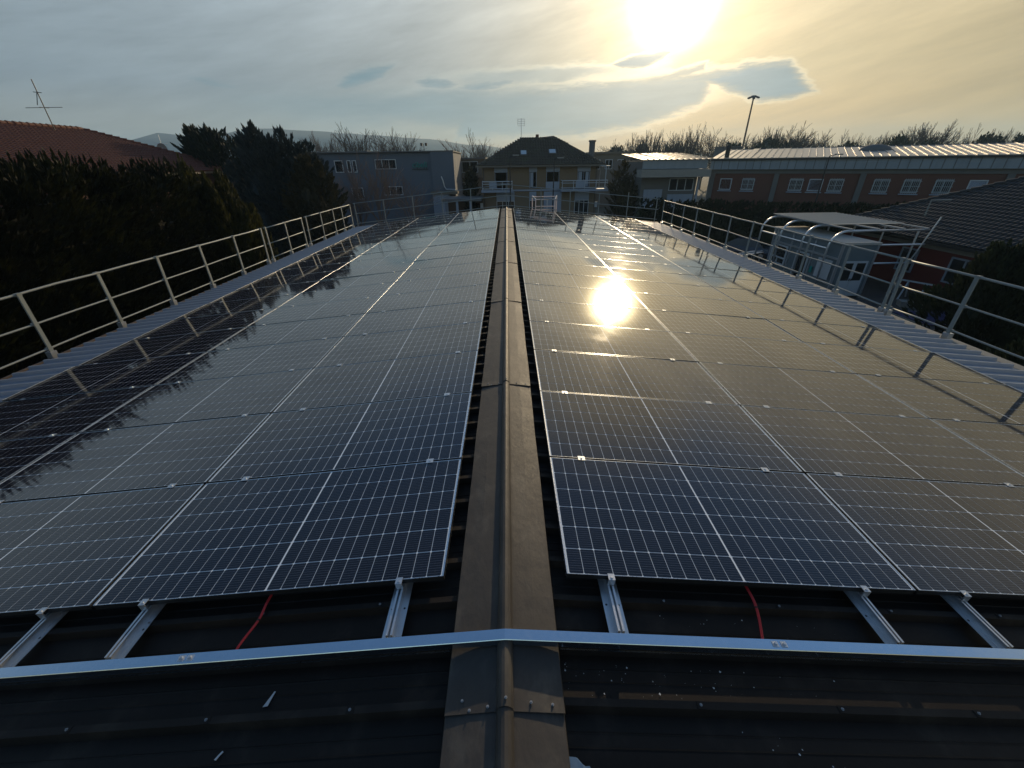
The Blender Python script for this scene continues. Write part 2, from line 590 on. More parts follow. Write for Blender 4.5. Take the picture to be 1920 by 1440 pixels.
rows = [(1150, 0.0), (1250, 0.30), (1380, 0.75), (1500, 1.0), (1640, 0.8), (1900, 0.0)]
for yy, k in rows:
    for x in xs:
        hp.v.append((x, yy + 30 * mnoise.noise(Vector((x * 0.004, yy, 1))), -0.5 + hill_h(x) * k * (1 + 0.06 * (1 - k) * mnoise.noise(Vector((x * 0.01, yy * 0.01, 7))))))
n = len(xs)
for r in range(len(rows) - 1):
    for i in range(n - 1):
        hp.f.append((r * n + i, r * n + i + 1, (r + 1) * n + i + 1, (r + 1) * n + i))
tag(smooth_shade(hp.build('hills', M['hill'])), kind='structure')

# ------------------------------------------------------------------ the hall whose roof carries the panels
AL = 0.09915
Z0 = 5.0
CA, SA = math.cos(AL), math.sin(AL)
Y_END = 23.05


def slope_mtx(side, u, v, off=0.0, tx=0.0, ty=0.0):
    """frame on the roof: local x down the slope, local y along the ridge (away), z off the panel plane"""
    s = side
    ex = Vector((s * CA, 0, -SA))
    ez = Vector((s * SA, 0, CA))
    ey = ez.cross(ex)          # +y for the right side, -y for the left
    p = Vector((0, v, Z0)) + ex * u + ez * off
    m4 = Matrix(((ex.x, ey.x, ez.x, p.x), (ex.y, ey.y, ez.y, p.y), (ex.z, ey.z, ez.z, p.z), (0, 0, 0, 1)))
    if tx or ty:
        m4 = m4 @ Matrix.Rotation(tx, 4, 'X') @ Matrix.Rotation(ty, 4, 'Y')
    return m4


hall = thing('hall_building', 'low hall under the solar panels with dark ribbed gable roof and brown ridge cap', 'building', (0, 0, 0))
RB, RT = -0.142, -0.092         # base and rib top below the panel plane
U_EAVE, U_STRIP = 8.05, 6.60
rib0, ribp = 0.935, 0.2525


def ribbed(y0, y1):
    """profile along the ridge: list of (y, z)"""
    pr = [(y0, RB)]
    k = math.ceil((y0 - rib0 + 0.04) / ribp)
    while rib0 + k * ribp + 0.04 < y1:
        c = rib0 + k * ribp
        pr += [(c - 0.028, RB), (c - 0.016, RT), (c + 0.016, RT), (c + 0.028, RB)]
        # two shallow stiffening grooves in each pan
        pr += [(c + 0.095, RB), (c + 0.101, RB + 0.004), (c + 0.107, RB), (c + 0.150, RB), (c + 0.156, RB + 0.004), (c + 0.162, RB)]
        k += 1
    pr.append((y1, RB))
    return [p for p in pr if p[0] <= y1]


def roof_part(name, side, u0, u1, y0, y1, material, lift=0.0, label=None):
    b = MB()
    pr = ribbed(y0, y1)
    ex = Vector((side * CA, 0, -SA))
    ez = Vector((side * SA, 0, CA))
    for u in (u0, u1):
        for yy, z in pr:
            b.v.append(tuple(Vector((0, yy, Z0)) + ex * u + ez * (z + lift)))
    k = len(pr)
    for i in range(k - 1):
        b.f.append((i, i + 1, k + i + 1, k + i))
    # turned-down end at the outer edge
    o = len(b.v)
    for yy, z in pr:
        b.v.append(tuple(Vector((0, yy, Z0)) + ex * u1 + ez * (RB + lift - 0.012)))
    for i in range(k - 1):
        b.f.append((k + i, k + i + 1, o + i + 1, o + i))
    ob = b.build(name, material, hall)
    if label:
        ob['label'] = label
    return ob


for s in (-1, 1):
    yb = -1.72
    while yb < Y_END - 0.05:
        ye = min(yb + 4 * ribp, Y_END)
        roof_part('roof_sheet', s, 0.05, U_STRIP + 0.15, yb, ye, M['roof'])
        roof_part('eave_sheet', s, U_STRIP, U_EAVE, yb, ye, M['eave'], 0.006)
        yb = ye
    xg = s * U_EAVE * CA
    zg = Z0 - U_EAVE * SA + RB
    gt = MB()
    if s < 0:
        prf = [(-0.02, -0.05), (-0.02, -0.17), (0.15, -0.17), (0.15, -0.02), (0.19, -0.02), (0.19, -0.20), (-0.05, -0.20), (-0.05, -0.05)]
        gt.sweep(prf, (xg, -1.6, zg), (s, 0, 0), (0, 0, 1), (0, Y_END + 1.6, 0))
        gt.build('gutter', M['gutter'], hall)
    else:
        prf = [(-0.02, -0.06), (-0.02, -0.19), (0.10, -0.19), (0.10, -0.03), (0.30, -0.03), (0.30, -0.25), (-0.05, -0.25), (-0.05, -0.06)]
        gt.sweep(prf, (xg, -1.6, zg), (s, 0, 0), (0, 0, 1), (0, Y_END + 1.6, 0))
        gt.build('gutter', M['concrete'], hall)
    w = MB().box(min(s * 7.7, s * 7.9), max(s * 7.7, s * 7.9), -1.4, Y_END - 0.2, -0.2, 4.02)
    w.build('wall', M['concrete'], hall)
for yy in (-1.4, Y_END - 0.2):
    w = MB()
    a = [(-7.68, 0, -0.2), (7.68, 0, -0.2), (7.68, 0, 4.02), (0, 0, 4.78), (-7.68, 0, 4.02)]
    w.add([(p[0], yy, p[2]) for p in a] + [(p[0], yy + 0.2, p[2]) for p in a], [(0, 1, 2, 3, 4), (9, 8, 7, 6, 5)] + [(i, (i + 1) % 5, 5 + (i + 1) % 5, 5 + i) for i in range(5)])
    w.build('wall', M['concrete'], hall)
# verge trim on the far gable
for s in (-1, 1):
    t = MB()
    ex = Vector((s * CA, 0, -SA))
    ez = Vector((s * SA, 0, CA))
    t.sweep([(0, -0.17), (0.05, -0.17), (0.05, -0.075), (0, -0.075)], Vector((0, Y_END + 0.003, Z0)) + ex * 0.02, (0, 1, 0), ez, ex * 8.05)
    t.build('verge_trim', M['gutter'], hall)

# ridge cap: overlapping folded pieces with a round roll along the middle
cap_y = [-1.65, 0.874, 3.83, 6.82, 9.87, 12.85, 15.85, 18.85, 21.85, Y_END + 0.02]
CAP = [(-0.262, -0.084), (-0.258, -0.072), (-0.15, -0.064), (-0.050, -0.060)]
roll = [(-0.038 + 0.0, -0.060)] + [(0.037 * math.cos(t) - 0.0, -0.052 + 0.037 * math.sin(t)) for t in [math.pi * (1 - i / 8) for i in range(9)]] + [(0.038, -0.060)]
sect = CAP + roll + [(-a, b) for a, b in reversed(CAP)]
screw_me = None
for i in range(len(cap_y) - 1):
    y0, y1 = cap_y[i], cap_y[i + 1] + 0.10
    if i == len(cap_y) - 2:
        y1 -= 0.10
    lift0 = 0.006            # the near end lies over the piece before it
    b = MB()
    steps = 34
    for k in range(steps + 1):
        yy = y0 + (y1 - y0) * k / steps
        lf = lift0 * (1 - k / steps) + 0.0
        for j, (x, z) in enumerate(sect):
            edge = max(0.0, abs(x) - 0.06) / 0.2
            dent = (0.005 * mnoise.noise(Vector((x * 4 + 5, yy * 2.2, i))) + 0.004 * mnoise.noise(Vector((x * 9, yy * 6, i + 3)))) * edge
            flare = 0.006 * edge * (1 if k == 0 else 0)
            b.v.append((x * (1 + 0.012 * (1 - k / steps)) + 0.004 * edge * mnoise.noise(Vector((0, yy * 1.5, i + 20))), yy, Z0 + z - abs(x) * SA * 1.0 + lf + dent + flare))
    ns = len(sect)
    for k in range(steps):
        for j in range(ns - 1):
            b.f.append((k * ns + j, k * ns + j + 1, (k + 1) * ns + j + 1, (k + 1) * ns + j))
    # thickness at the near edge
    o = len(b.v)
    for j in range(ns):
        x, yy, z = b.v[j]
        b.v.append((x, yy + 0.002, z - 0.006))
    for j in range(ns - 1):
        b.f.append((j, o + j, o + j + 1, j + 1))
    cp = b.build('ridge_cap', M['cap'], hall)
    if screw_me is None:
        s_ = MB()
        s_.tube((0, 0, 0), (0, 0, 0.002), 0.0068, 0.0068, 8).tube((0, 0, 0.002), (0, 0, 0.007), 0.004, 0.0036, 6)
        screw_me = s_.mesh('screw', M['screw'])
    for (sx, sy) in ((-0.19, 0.05), (-0.155, 0.012), (-0.075, 0.02), (0.005, 0.03), (0.115, 0.035), (0.21, 0.03)) if i < 3 else ((-0.2, 0.04), (0.2, 0.04)):
        zz = -0.062 - abs(sx) * SA + 0.005 + (0.046 if abs(sx) < 0.03 else 0.0) - (0.004 if abs(sx) > 0.15 else 0)
        put('screw', screw_me, cp, Matrix.Translation((sx, y0 + sy, Z0 + zz + 0.004)))

# saddle clips and screws on the ribs in the foreground
clip_me = MB().box(-0.017, 0.017, -0.015, 0.015, 0, 0.002).mesh('saddle_clip', M['roof'])
for s in (-1, 1):
    for ry in (rib0, rib0 + 2 * ribp, rib0 - 2 * ribp):
        for u in ([0.91, 1.59, 2.27, 2.95] if s > 0 else [0.72, 1.40, 2.08, 2.76]):
            c = put('saddle_clip', clip_me, hall, slope_mtx(s, u, ry, RT + 0.001))
            put('screw', screw_me, c, Matrix.Translation((0, 0, 0.003)))

# ------------------------------------------------------------------ solar panels
PIT = PW + 0.0198
V0, UIN = 1.5204, 0.3519

fr = MB()
LIP, FD = 0.007, 0.035
LW = 0.003
# silver lip all round, row-edge sides coloured black to paint in the gap shade, silver sides on the short ends
fr.box(0, PL, 0, LW, -0.0015, 0.0015).box(0, PL, PW - LW, PW, -0.0015, 0.0015)
fr.box(0, LIP, LW, PW - LW, -FD, 0.0015).box(PL - LIP, PL, LW, PW - LW, -FD, 0.0015)
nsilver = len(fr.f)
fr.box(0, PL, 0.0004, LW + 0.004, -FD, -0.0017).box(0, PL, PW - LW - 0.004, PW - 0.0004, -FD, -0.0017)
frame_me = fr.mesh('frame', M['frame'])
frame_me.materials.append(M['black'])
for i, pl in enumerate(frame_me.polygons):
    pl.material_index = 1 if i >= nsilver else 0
la = MB().box(LIP - 0.002, PL - LIP + 0.002, LW - 0.002, PW - LW + 0.002, -0.006, -0.0012)
lam_far = la.mesh('laminate', M['laminate'])
uvl = lam_far.uv_layers.new(name='UVMap')
for lp in lam_far.loops:
    co = lam_far.vertices[lp.vertex_index].co
    uvl.data[lp.index].uv = (co.x, co.y)
lam_near = la.mesh('laminate', M['backsheet'])
cw, ch, cc = CP / 2 - 0.0017, RP / 2 - 0.0021, 0.0058
oc = [(-cw + cc, -ch), (cw - cc, -ch), (cw, -ch + cc), (cw, ch - cc), (cw - cc, ch), (-cw + cc, ch), (-cw, ch - cc), (-cw, -ch + cc)]
cb = MB().add([(x, yv, 0.0008) for x, yv in oc] + [(x, yv, 0) for x, yv in oc], [tuple(range(8))] + [(i, 8 + i, 8 + (i + 1) % 8, (i + 1) % 8) for i in range(8)])
cell_me = cb.mesh('cell', M['cell'])
label_me = MB().box(0.0, 0.0012, 0.02, 0.07, -0.028, -0.006).mesh('maker_sticker', M['white'])
cells = []
for i in range(12):
    for sgn in (-1, 1):
        for j in range(6):
            cells.append((PL / 2 + sgn * (MG + (i + 0.5) * CP), (PW - 6 * RP) / 2 + (j + 0.5) * RP))
POS = ['next to the ridge', 'in the middle of the slope', 'along the eave']
for s in (1, -1):
    sn = 'right' if s > 0 else 'left'
    for r in range(20):
        for k in range(3):
            u = UIN + k * (PL + 0.0192)
            v = V0 + r * PIT
            if s < 0:
                v += PW        # local y points towards the camera on the left slope
            m4 = slope_mtx(s, u, v, 0.0, rad(rnd.gauss(0, 0.10)), rad(rnd.gauss(0, 0.10)))
            rowname = 'nearest row' if r == 0 else ('farthest row' if r == 19 else ORD[r] + ' row from the camera')
            p = thing('solar_panel', f'solar panel {POS[k]}, {rowname}, {sn} slope', 'solar panel', mtx=m4, group='solar panels laid in rows on the roof')
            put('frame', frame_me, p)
            if r < 3:
                put('laminate', lam_near, p)
                for cx, cy in cells:
                    put('cell', cell_me, p, Matrix.Translation((cx, cy, -0.0012)))
            else:
                put('laminate', lam_far, p)

# mounting rails with clamps
RAILU = [0.605, 2.12, 2.745, 4.25, 4.87, 6.37]
RPROF = [(-0.052, 0.0), (-0.052, 0.003), (-0.018, 0.003), (-0.018, 0.048), (-0.006, 0.048), (-0.006, 0.02), (0.006, 0.02), (0.006, 0.048), (0.018, 0.048), (0.018, 0.003), (0.052, 0.003), (0.052, 0.0)]
mid_me = MB().box(-0.028, 0.028, -0.024, 0.024, 0.0022, 0.0055).tube((0, 0, 0.0055), (0, 0, 0.0105), 0.008, 0.008, 6).mesh('mid_clamp', M['galv'])
ec = MB().box(-0.019, 0.019, -0.030, 0.010, 0.0022, 0.0065).box(-0.019, 0.019, -0.030, -0.024, -0.040, 0.0022).tube((0, -0.016, 0.0065), (0, -0.016, 0.012), 0.0075, 0.0075, 6)
end_me = ec.mesh('end_clamp', M['galv'])
hole_me = MB().tube((0, 0, 0.0032), (0, 0, 0.0040), 0.006, 0.006, 8).mesh('bolt_hole', M['black'])
for s in (1, -1):
    sn = 'right' if s > 0 else 'left'
    for k, u in enumerate(RAILU):
        y0, y1 = 1.232, V0 + 20 * PIT + 0.12
        # frame of the rail: x down the slope, y away from the camera
        ex = Vector((s * CA, 0, -SA))
        ez = Vector((s * SA, 0, CA))
        ey = Vector((0, 1, 0))
        p = Vector((0, 0, Z0)) + ex * u
        m4 = Matrix(((ex.x, ey.x, ez.x, p.x), (ex.y, ey.y, ez.y, p.y), (ex.z, ey.z, ez.z, p.z), (0, 0, 0, 1)))
        if s < 0:               # keep it right handed
            m4 = Matrix(((-ex.x, ey.x, ez.x, p.x), (-ex.y, ey.y, ez.y, p.y), (-ex.z, ey.z, ez.z, p.z), (0, 0, 0, 1)))
        rl = thing('mounting_rail', f'{ORD[k]} silver mounting rail out from the ridge under the {sn} panels', 'mounting rail', mtx=m4, group='mounting rails under the panels')
        b = MB()
        b.sweep(RPROF, (0, y0, -0.090), (1, 0, 0), (0, 0, 1), (0, y1 - y0, 0))
        b.build('channel', M['galv'], rl)
        for hx in (-0.035, 0.035):
            put('bolt_hole', hole_me, rl, Matrix.Translation((hx, y0 + 0.17, -0.090)))
        put('end_clamp', end_me, rl, Matrix.Translation((0, V0 - 0.001, 0)))
        for r in range(1, 20):
            put('mid_clamp', mid_me, rl, Matrix.Translation((0, V0 + r * PIT - 0.0099, 0)))
        put('end_clamp', end_me, rl, Matrix.Translation((0, V0 + 20 * PIT - 0.0188, 0)) @ Matrix.Rotation(math.pi, 4, 'Z'))

# ------------------------------------------------------------------ bent bar across the ridge
bar = thing('cross_bar', 'bluish galvanised square bar bent over the ridge, right across the foreground', 'metal bar', (0, 1.172, Z0))
for s in (-1, 1):
    ex = Vector((s * CA, 0, -SA))
    ez = Vector((s * SA, 0, CA))
    b = MB()
    pr = [(-0.028, -0.004), (-0.026, -0.001), (0.024, -0.001), (0.026, -0.004), (0.026, -0.046), (-0.028, -0.046)]
    n = len(pr)
    for u, sh in ((0.0, 0), (6.6, 0)):
        for a, z in pr:
            q = Vector((0, a, 0)) + ex * u + Vector((0, 0, z / CA))
            b.v.append(tuple(q))
    b.f += [(i, (i + 1) % n, n + (i + 1) % n, n + i) for i in range(n)] + [tuple(range(n, 2 * n))]
    b.build('bar_half', M['galv_bar'], bar)
    b = MB()
    b.sweep([(-0.0335, -0.060), (-0.026, -0.060), (-0.026, -0.0585), (-0.0335, -0.0585)], ex * 0.28, (0, 1, 0), ez, ex * 6.3)
    b.build('lower_flange', M['galv_bar'], bar)
    for u in ([1.37, 1.415] if s > 0 else [1.60, 1.645]):
        q = MB()
        m4 = Matrix.Translation(ex * u + Vector((0, 0, -0.001 / CA))) @ (Matrix.Rotation(s * AL, 4, 'Y'))
        q.box(-0.015, 0.015, -0.014, 0.014, 0.0, 0.003, m4)
        q.tube(m4 @ Vector((0, 0, 0.003)), m4 @ Vector((0, 0, 0.014)), 0.0095, 0.0085, 6)
        q.build('bolt', M['galv'], bar)

# ------------------------------------------------------------------ loose things on the roof


def roof_pt(s, u, v, off):
    return Vector((s * CA * u + s * SA * off, v, Z0 - SA * u + CA * off))


def cable(name, label, pts, bands):
    t = thing(name, label, 'cable', pts[0])
    o = Vector(pts[0])
    P = []
    pv = [Vector(p) for p in pts]
    for i in range(len(pv) - 1):
        p0, p1, p2, p3 = pv[max(i - 1, 0)], pv[i], pv[i + 1], pv[min(i + 2, len(pv) - 1)]
        for k in range(6):
            q = k / 6
            P.append(0.5 * ((2 * p1) + (p2 - p0) * q + (2 * p0 - 5 * p1 + 4 * p2 - p3) * q * q + (3 * p1 - p0 - 3 * p2 + p3) * q ** 3) - o)
    P.append(pv[-1] - o)
    smooth_shade(MB().path(P, 0.0042, 8).build('wire', M['cable'], t))
    smooth_shade(MB().path([p + Vector((0.007, 0.0, 0.001)) for p in P], 0.0042, 8).build('wire', M['cable'], t))
    for k in bands:
        i = int(k * (len(P) - 2))
        MB().tube(P[i] + Vector((0.0035, 0, 0)), P[i + 1] * 0.4 + P[i] * 0.6 + Vector((0.0035, 0, 0)), 0.0085, 0.0085, 8).build('cable_tie', M['black'], t)


cable('red_cable', 'pair of red solar wires curving out from under the left panels', [roof_pt(-1, 1.40, 1.75, -0.08), roof_pt(-1, 1.395, 1.50, -0.06), roof_pt(-1, 1.40, 1.40, -0.075), roof_pt(-1, 1.45, 1.29, -0.10), roof_pt(-1, 1.47, 1.21, -0.115)], (0.55, 0.95))
cable('red_cable', 'pair of red solar wires curving out from under the right panels', [roof_pt(1, 1.43, 1.75, -0.08), roof_pt(1, 1.43, 1.50, -0.06), roof_pt(1, 1.425, 1.40, -0.072), roof_pt(1, 1.40, 1.29, -0.10), roof_pt(1, 1.37, 1.21, -0.115)], (0.5, 0.92))


def scrap(name, label, cat, s, u, v, pts, material, off=RB + 0.004):
    b = MB()
    k = len(pts)
    m4 = slope_mtx(1, 0, 0)
    vs = []
    for dz_ in (0.003, 0.0):
        for i, (a, c) in enumerate(pts):
            vs.append(roof_pt(s, u + s * a, v + c, off + dz_ + 0.004 * rnd.random()))
    b.add(vs, [tuple(range(k)), tuple(reversed(range(k, 2 * k)))] + [(i, k + i, k + (i + 1) % k, (i + 1) % k) for i in range(k)])
    return tag(b.build(name, material), label, cat)


scrap('paper_scrap', 'small torn white scrap lying on the dark roof left of the ridge', 'scrap', -1, 1.166, 1.02, [(-0.014, -0.028), (0.010, -0.026), (0.012, 0.0), (0.020, 0.034), (0.012, 0.036), (0.0, 0.004)], M['paper'])
scrap('torn_patch', 'torn pale blue patch stuck beside the ridge cap, bottom edge of view', 'patch', 1, 0.315, 0.72, [(-0.045, -0.22), (0.072, -0.22), (0.060, -0.02), (0.048, 0.005), (0.030, 0.004), (0.018, 0.010), (0.0, 0.030), (-0.008, 0.032), (-0.045, 0.034)], M['tape'])
scrap('plastic_shred', 'tiny clear shred on dark roof at lower left', 'scrap', -1, 1.283, 0.815, [(-0.012, -0.014), (-0.004, -0.016), (0.004, 0.0), (0.014, 0.012), (0.008, 0.016), (-0.004, 0.002)], M['paper'])
fl = MB()
for i in range(90):
    q = rnd.random()
    if q < 0.55:
        u, v = 0.30 + abs(rnd.gauss(0, 0.55)), rnd.uniform(0.98, 1.12)
    elif q < 0.8:
        u, v = rnd.uniform(0.3, 1.9), rnd.uniform(1.22, 1.42)
    else:
        t = rnd.random()
        u, v = 1.15 + 0.35 * t + rnd.gauss(0, 0.05), 0.84 - 0.16 * t + rnd.gauss(0, 0.02)
    sz = 0.0012 + 0.0055 * rnd.random() ** 4
    ph = rnd.random() * 6.28
    c = [roof_pt(1, u + sz * rnd.uniform(0.6, 1.3) * math.cos(ph + a), v + sz * rnd.uniform(0.6, 1.3) * math.sin(ph + a), RB + 0.003 + 0.002 * rnd.random()) for a in (0, 1.5, 3.0, 4.5)]
    fl.add(c, [(0, 1, 2, 3)])
tag(fl.build('white_flecks', M['paper'], fix=False), 'scattered white flecks and droppings on the dark roof right of the ridge', 'flecks', None, 'stuff')

# ------------------------------------------------------------------ guard rails


def guard_side(s, y0, y1, posts, label, plate_end=False):
    x = s * 8.17
    zb = Z0 - 8.17 * math.tan(AL) - 0.13
    t = thing('guard_rail', label, 'guard rail', (x, y0, zb), group='steel guard rails round the roof')
    for nm, h in (('top_rail', 1.115), ('middle_rail', 0.60), ('lower_rail', 0.14)):
        nb = max(2, int((y1 - y0) / 0.75))
        b = MB().path([(0.005 * rnd.gauss(0, 1), (y1 - y0) * k / nb, h + 0.005 * rnd.gauss(0, 1)) for k in range(nb + 1)], 0.021 if h > 1 else 0.017, 10)
        smooth_shade(b.build(nm, M['rail'], t))
    for py in posts:
        yy = py - y0
        lean = Matrix.Translation((0, yy, 0)) @ Matrix.Rotation(rad(rnd.gauss(0, 0.5)), 4, 'X') @ Matrix.Rotation(rad(rnd.gauss(0, 0.4)), 4, 'Y')
        b = MB().box(-0.012 - s * 0.02, 0.012 - s * 0.02, -0.032, 0.032, -0.12, 1.13, lean)
        for hz_ in (1.115, 0.60, 0.14):
            b.box(-0.03, 0.03, -0.04, 0.04, hz_ - 0.026, hz_ + 0.026, lean)
        p = b.build('post', M['rail'], t)
        MB().box(-0.05, 0.05, yy - 0.055, yy + 0.055, -0.12, 0.09).build('foot_bracket', M['galv'], p)
    return t


guard_side(-1, -1.0, 14.46, [-0.85, 0.68, 2.21, 3.74, 5.27, 6.80, 8.32, 9.85, 11.38, 12.90, 14.42], 'long steel guard rail along the left eave, nearest the camera')
guard_side(-1, 14.71, 17.53, [14.75, 16.12, 17.49], 'short steel guard rail in the middle of the left eave')
guard_side(-1, 17.80, 23.25, [17.85, 19.34, 20.80, 21.95, 23.2], 'steel guard rail at the far end of the left eave')
guard_side(1, -1.0, 8.40, [-0.7, 0.82, 2.35, 3.88, 5.41, 7.00, 8.36], 'steel guard rail along the right eave, nearest the camera')
guard_side(1, 8.46, 22.95, [8.50, 9.95, 11.40, 12.85, 14.30, 15.78, 17.25, 18.73, 20.2, 21.5, 22.9], 'long steel guard rail along the right eave, from the double post to the far corner')

t = thing('guard_rail', 'gable shaped steel guard rail across the far end of the roof', 'guard rail', (0, 23.28, Z0), group='steel guard rails round the roof')
TA = math.tan(AL)
for nm, h in (('top_rail', 1.02), ('middle_rail', 0.52), ('lower_rail', 0.04)):
    b = MB().path([(-8.0, 0, h - 8.0 * TA), (-0.25, 0, h - 0.25 * TA), (0, 0, h - 0.012), (0.25, 0, h - 0.25 * TA), (8.0, 0, h - 8.0 * TA)], 0.017, 8)
    b.build(nm, M['rail'], t)
for px in (-7.92, -6.40, -4.87, -3.35, -1.84, 0.0, 1.80, 3.32, 4.84, 6.35, 7.88):
    MB().box(px - 0.02, px + 0.02, -0.035, -0.022 + 0.003, -abs(px) * TA - 0.28, -abs(px) * TA + (1.02 if px != 6.35 else 1.2)).build('post', M['rail'], t)

# cage of the access ladder at the far gable
t = thing('ladder_cage', 'pinkish white tube cage of the access ladder behind the far guard rail', 'ladder cage', (2.07, 24.3, 0))
b = MB()
for x in (-0.66, 0.66):
    MB().tube((x, 0, 3.2), (x, 0, 5.38), 0.03, n=8).build('upright', M['pink'], t)
    MB().tube((x * 0.78, -0.55, 3.2), (x * 0.78, -0.55, 5.26), 0.03, n=8).build('upright', M['pink'], t)
    MB().tube((x * 0.78, -0.55, 5.26), (x, 0.02, 5.40), 0.024, n=8).build('hand_bar', M['white'], t)
for h in (5.26, 4.92, 4.58):
    MB().tube((-0.52, -0.55, h), (0.52, -0.55, h), 0.022, n=8).build('cross_bar', M['pink'], t)
for h in (5.36, 4.7):
    MB().tube((-0.66, 0.0, h), (0.66, 0.0, h), 0.022, n=8).build('cross_bar', M['pink'], t)
for x in (-0.18, 0.1):
    MB().tube((x, -0.55, 4.0), (x, -0.55, 5.26), 0.016, n=6).build('vertical_bar', M['white'], t)
MB().box(-0.50, -0.20, -0.62, -0.58, 4.35, 4.72).build('side_plate', M['pink'], t)

# ------------------------------------------------------------------ building helpers


def local(parent_loc, rz):
    return Matrix.Translation(parent_loc) @ Matrix.Rotation(rz, 4, 'Z')


def window(par, x0, x1, z0, z1, yf, frame=0.06, depth=0.10, bars=0, mullions=1, pane='pane', fm='white', name='window'):
    """window on a wall that faces -y at y = yf (local); frame, pane and bars as geometry"""
    b = MB()
    b.box(x0, x1, yf - 0.03, yf + depth, z0, z0 + frame).box(x0, x1, yf - 0.03, yf + depth, z1 - frame, z1)
    b.box(x0, x0 + frame, yf - 0.028, yf + depth, z0 + frame, z1 - frame).box(x1 - frame, x1, yf - 0.028, yf + depth, z0 + frame, z1 - frame)
    for k in range(mullions):
        xm = x0 + (x1 - x0) * (k + 1) / (mullions + 1)
        b.box(xm - frame / 2, xm + frame / 2, yf - 0.02, yf + depth, z0 + frame, z1 - frame)
    w = b.build(name, M[fm], par)
    MB().box(x0 + frame, x1 - frame, yf + 0.02, yf + 0.03, z0 + frame, z1 - frame).build('pane', M[pane], w)
    if bars:
        b = MB()
        for k in range(bars):
            xm = x0 + (x1 - x0) * (k + 0.5) / bars
            b.box(xm - 0.016, xm + 0.016, yf - 0.13, yf - 0.10, z0 - 0.08, z1 + 0.08)
        for h in (0.12, 0.5, 0.88):
            zz = z0 + (z1 - z0) * h
            b.box(x0 - 0.06, x1 + 0.06, yf - 0.125, yf - 0.105, zz - 0.02, zz + 0.02)
        b.build('window_bars', M['bars'], w)
    return w


def slab(par, name, x0, x1, y0, y1, z0, z1, m_, label=None):
    o = MB().box(x0, x1, y0, y1, z0, z1).build(name, M[m_], par)
    if label:
        o['label'] = label
    return o


def tiles(par, name, origin, eu, ev, nu, nv, tw, th, m_, inside=None, arch=0.05, name_kind='stuff'):
    """rows of curved roof tiles: eu along the eave, ev up the slope; one joined part"""
    origin, eu, ev = Vector(origin), Vector(eu).normalized(), Vector(ev).normalized()
    en = eu.cross(ev).normalized()
    if en.z < 0:
        en = -en
    b = MB()
    for j in range(nv):
        for i in range(nu):
            u0, v0 = i * tw, j * th
            if inside and not inside(u0 + tw / 2, v0 + th / 2):
                continue
            jit = 0.012 * rnd.random()
            vs = []
            for vv, lift in ((v0 - 0.03, 0.045 + jit), (v0 + th, 0.005)):
                for k, hh in ((0.0, 0.0), (0.22, 1.0), (0.5, 1.0), (0.72, 0.0), (1.0, 0.0)):
                    vs.append(origin + eu * (u0 + k * tw) + ev * vv + en * (lift + arch * hh))
            fs = [(k, k + 1, 6 + k, 5 + k) for k in range(4)]
            o = len(vs)
            for k, hh in ((0.0, 0.0), (0.22, 1.0), (0.5, 1.0), (0.72, 0.0), (1.0, 0.0)):
                vs.append(origin + eu * (u0 + k * tw) + ev * (v0 - 0.03) + en * (0.0 + arch * hh * 0.4))
            fs += [(o + k, o + k + 1, k + 1, k) for k in range(4)]
            b.add(vs, fs)
    o = b.build(name, M[m_], par, fix=False)
    o['kind'] = name_kind
    return o


def face(par, name, pts, m_, thick=0.12):
    """a solid sheet through the corner points, given thickness downwards"""
    k = len(pts)
    b = MB().add([Vector(p) for p in pts] + [Vector(p) - Vector((0, 0, thick)) for p in pts], [tuple(range(k)), tuple(reversed(range(k, 2 * k)))] + [(i, k + i, k + (i + 1) % k, (i + 1) % k) for i in range(k)])
    return b.build(name, M[m_], par)


# ------------------------------------------------------------------ tan house straight ahead
H = thing('tan_house', 'two storey tan house with brown hipped roof, straight ahead beyond the roof', 'house', (0, 52, 0))
X0, X1 = -2.75, 10.35
MB().box(X0, X1, 0.15, 11, -0.2, 6.60).build('wall', M['tan'], H)
slab(H, 'base_wall', X0 - 0.02, X1 + 0.02, 0.12, 0.15, -0.2, 3.85, 'tan_low')
E0, E1, F0, F1 = X0 - 0.7, X1 + 0.75, -0.65, 11.7
ez_, rz_ = 6.72, 9.75
RA, RBp = (4.0 - 2.4, 5.5, rz_ - 0.35), (5.75, 5.5, rz_)
cs = [(E0, F0, ez_), (E1, F0, ez_), (E1, F1, ez_), (E0, F1, ez_)]
rf = face(H, 'roof', [cs[0], cs[1], RBp, RA], 'browntile', 0.10)
face(H, 'roof', [cs[1], cs[2], RBp], 'browntile', 0.10)
face(H, 'roof', [cs[2], cs[3], RA, RBp], 'browntile', 0.10)
face(H, 'roof', [cs[3], cs[0], RA], 'browntile', 0.10)
# tile courses on the front slope
ev = (Vector(RBp) - Vector((RBp[0], F0, ez_)))
L = ev.length


def in_front(u, v):
    t = v / L
    xl = E0 + (RA[0] - E0) * t * 1.08
    xr = E1 + (RBp[0] - E1) * t
    return xl + 0.1 < E0 + u < xr - 0.1 and t < 0.90 + 0.08 * (u / (E1 - E0))


tiles(H, 'roof_tiles', (E0, F0, ez_ + 0.01), (1, 0, 0), ev, int((E1 - E0) / 0.3), int(L / 0.36), 0.3, 0.36, 'browntile', in_front, 0.04)
b = MB().box(E0, E1, F0 - 0.06, F0 + 0.02, ez_ - 0.20, ez_ - 0.03)
b.build('eaves_gutter', M['beige'], H)
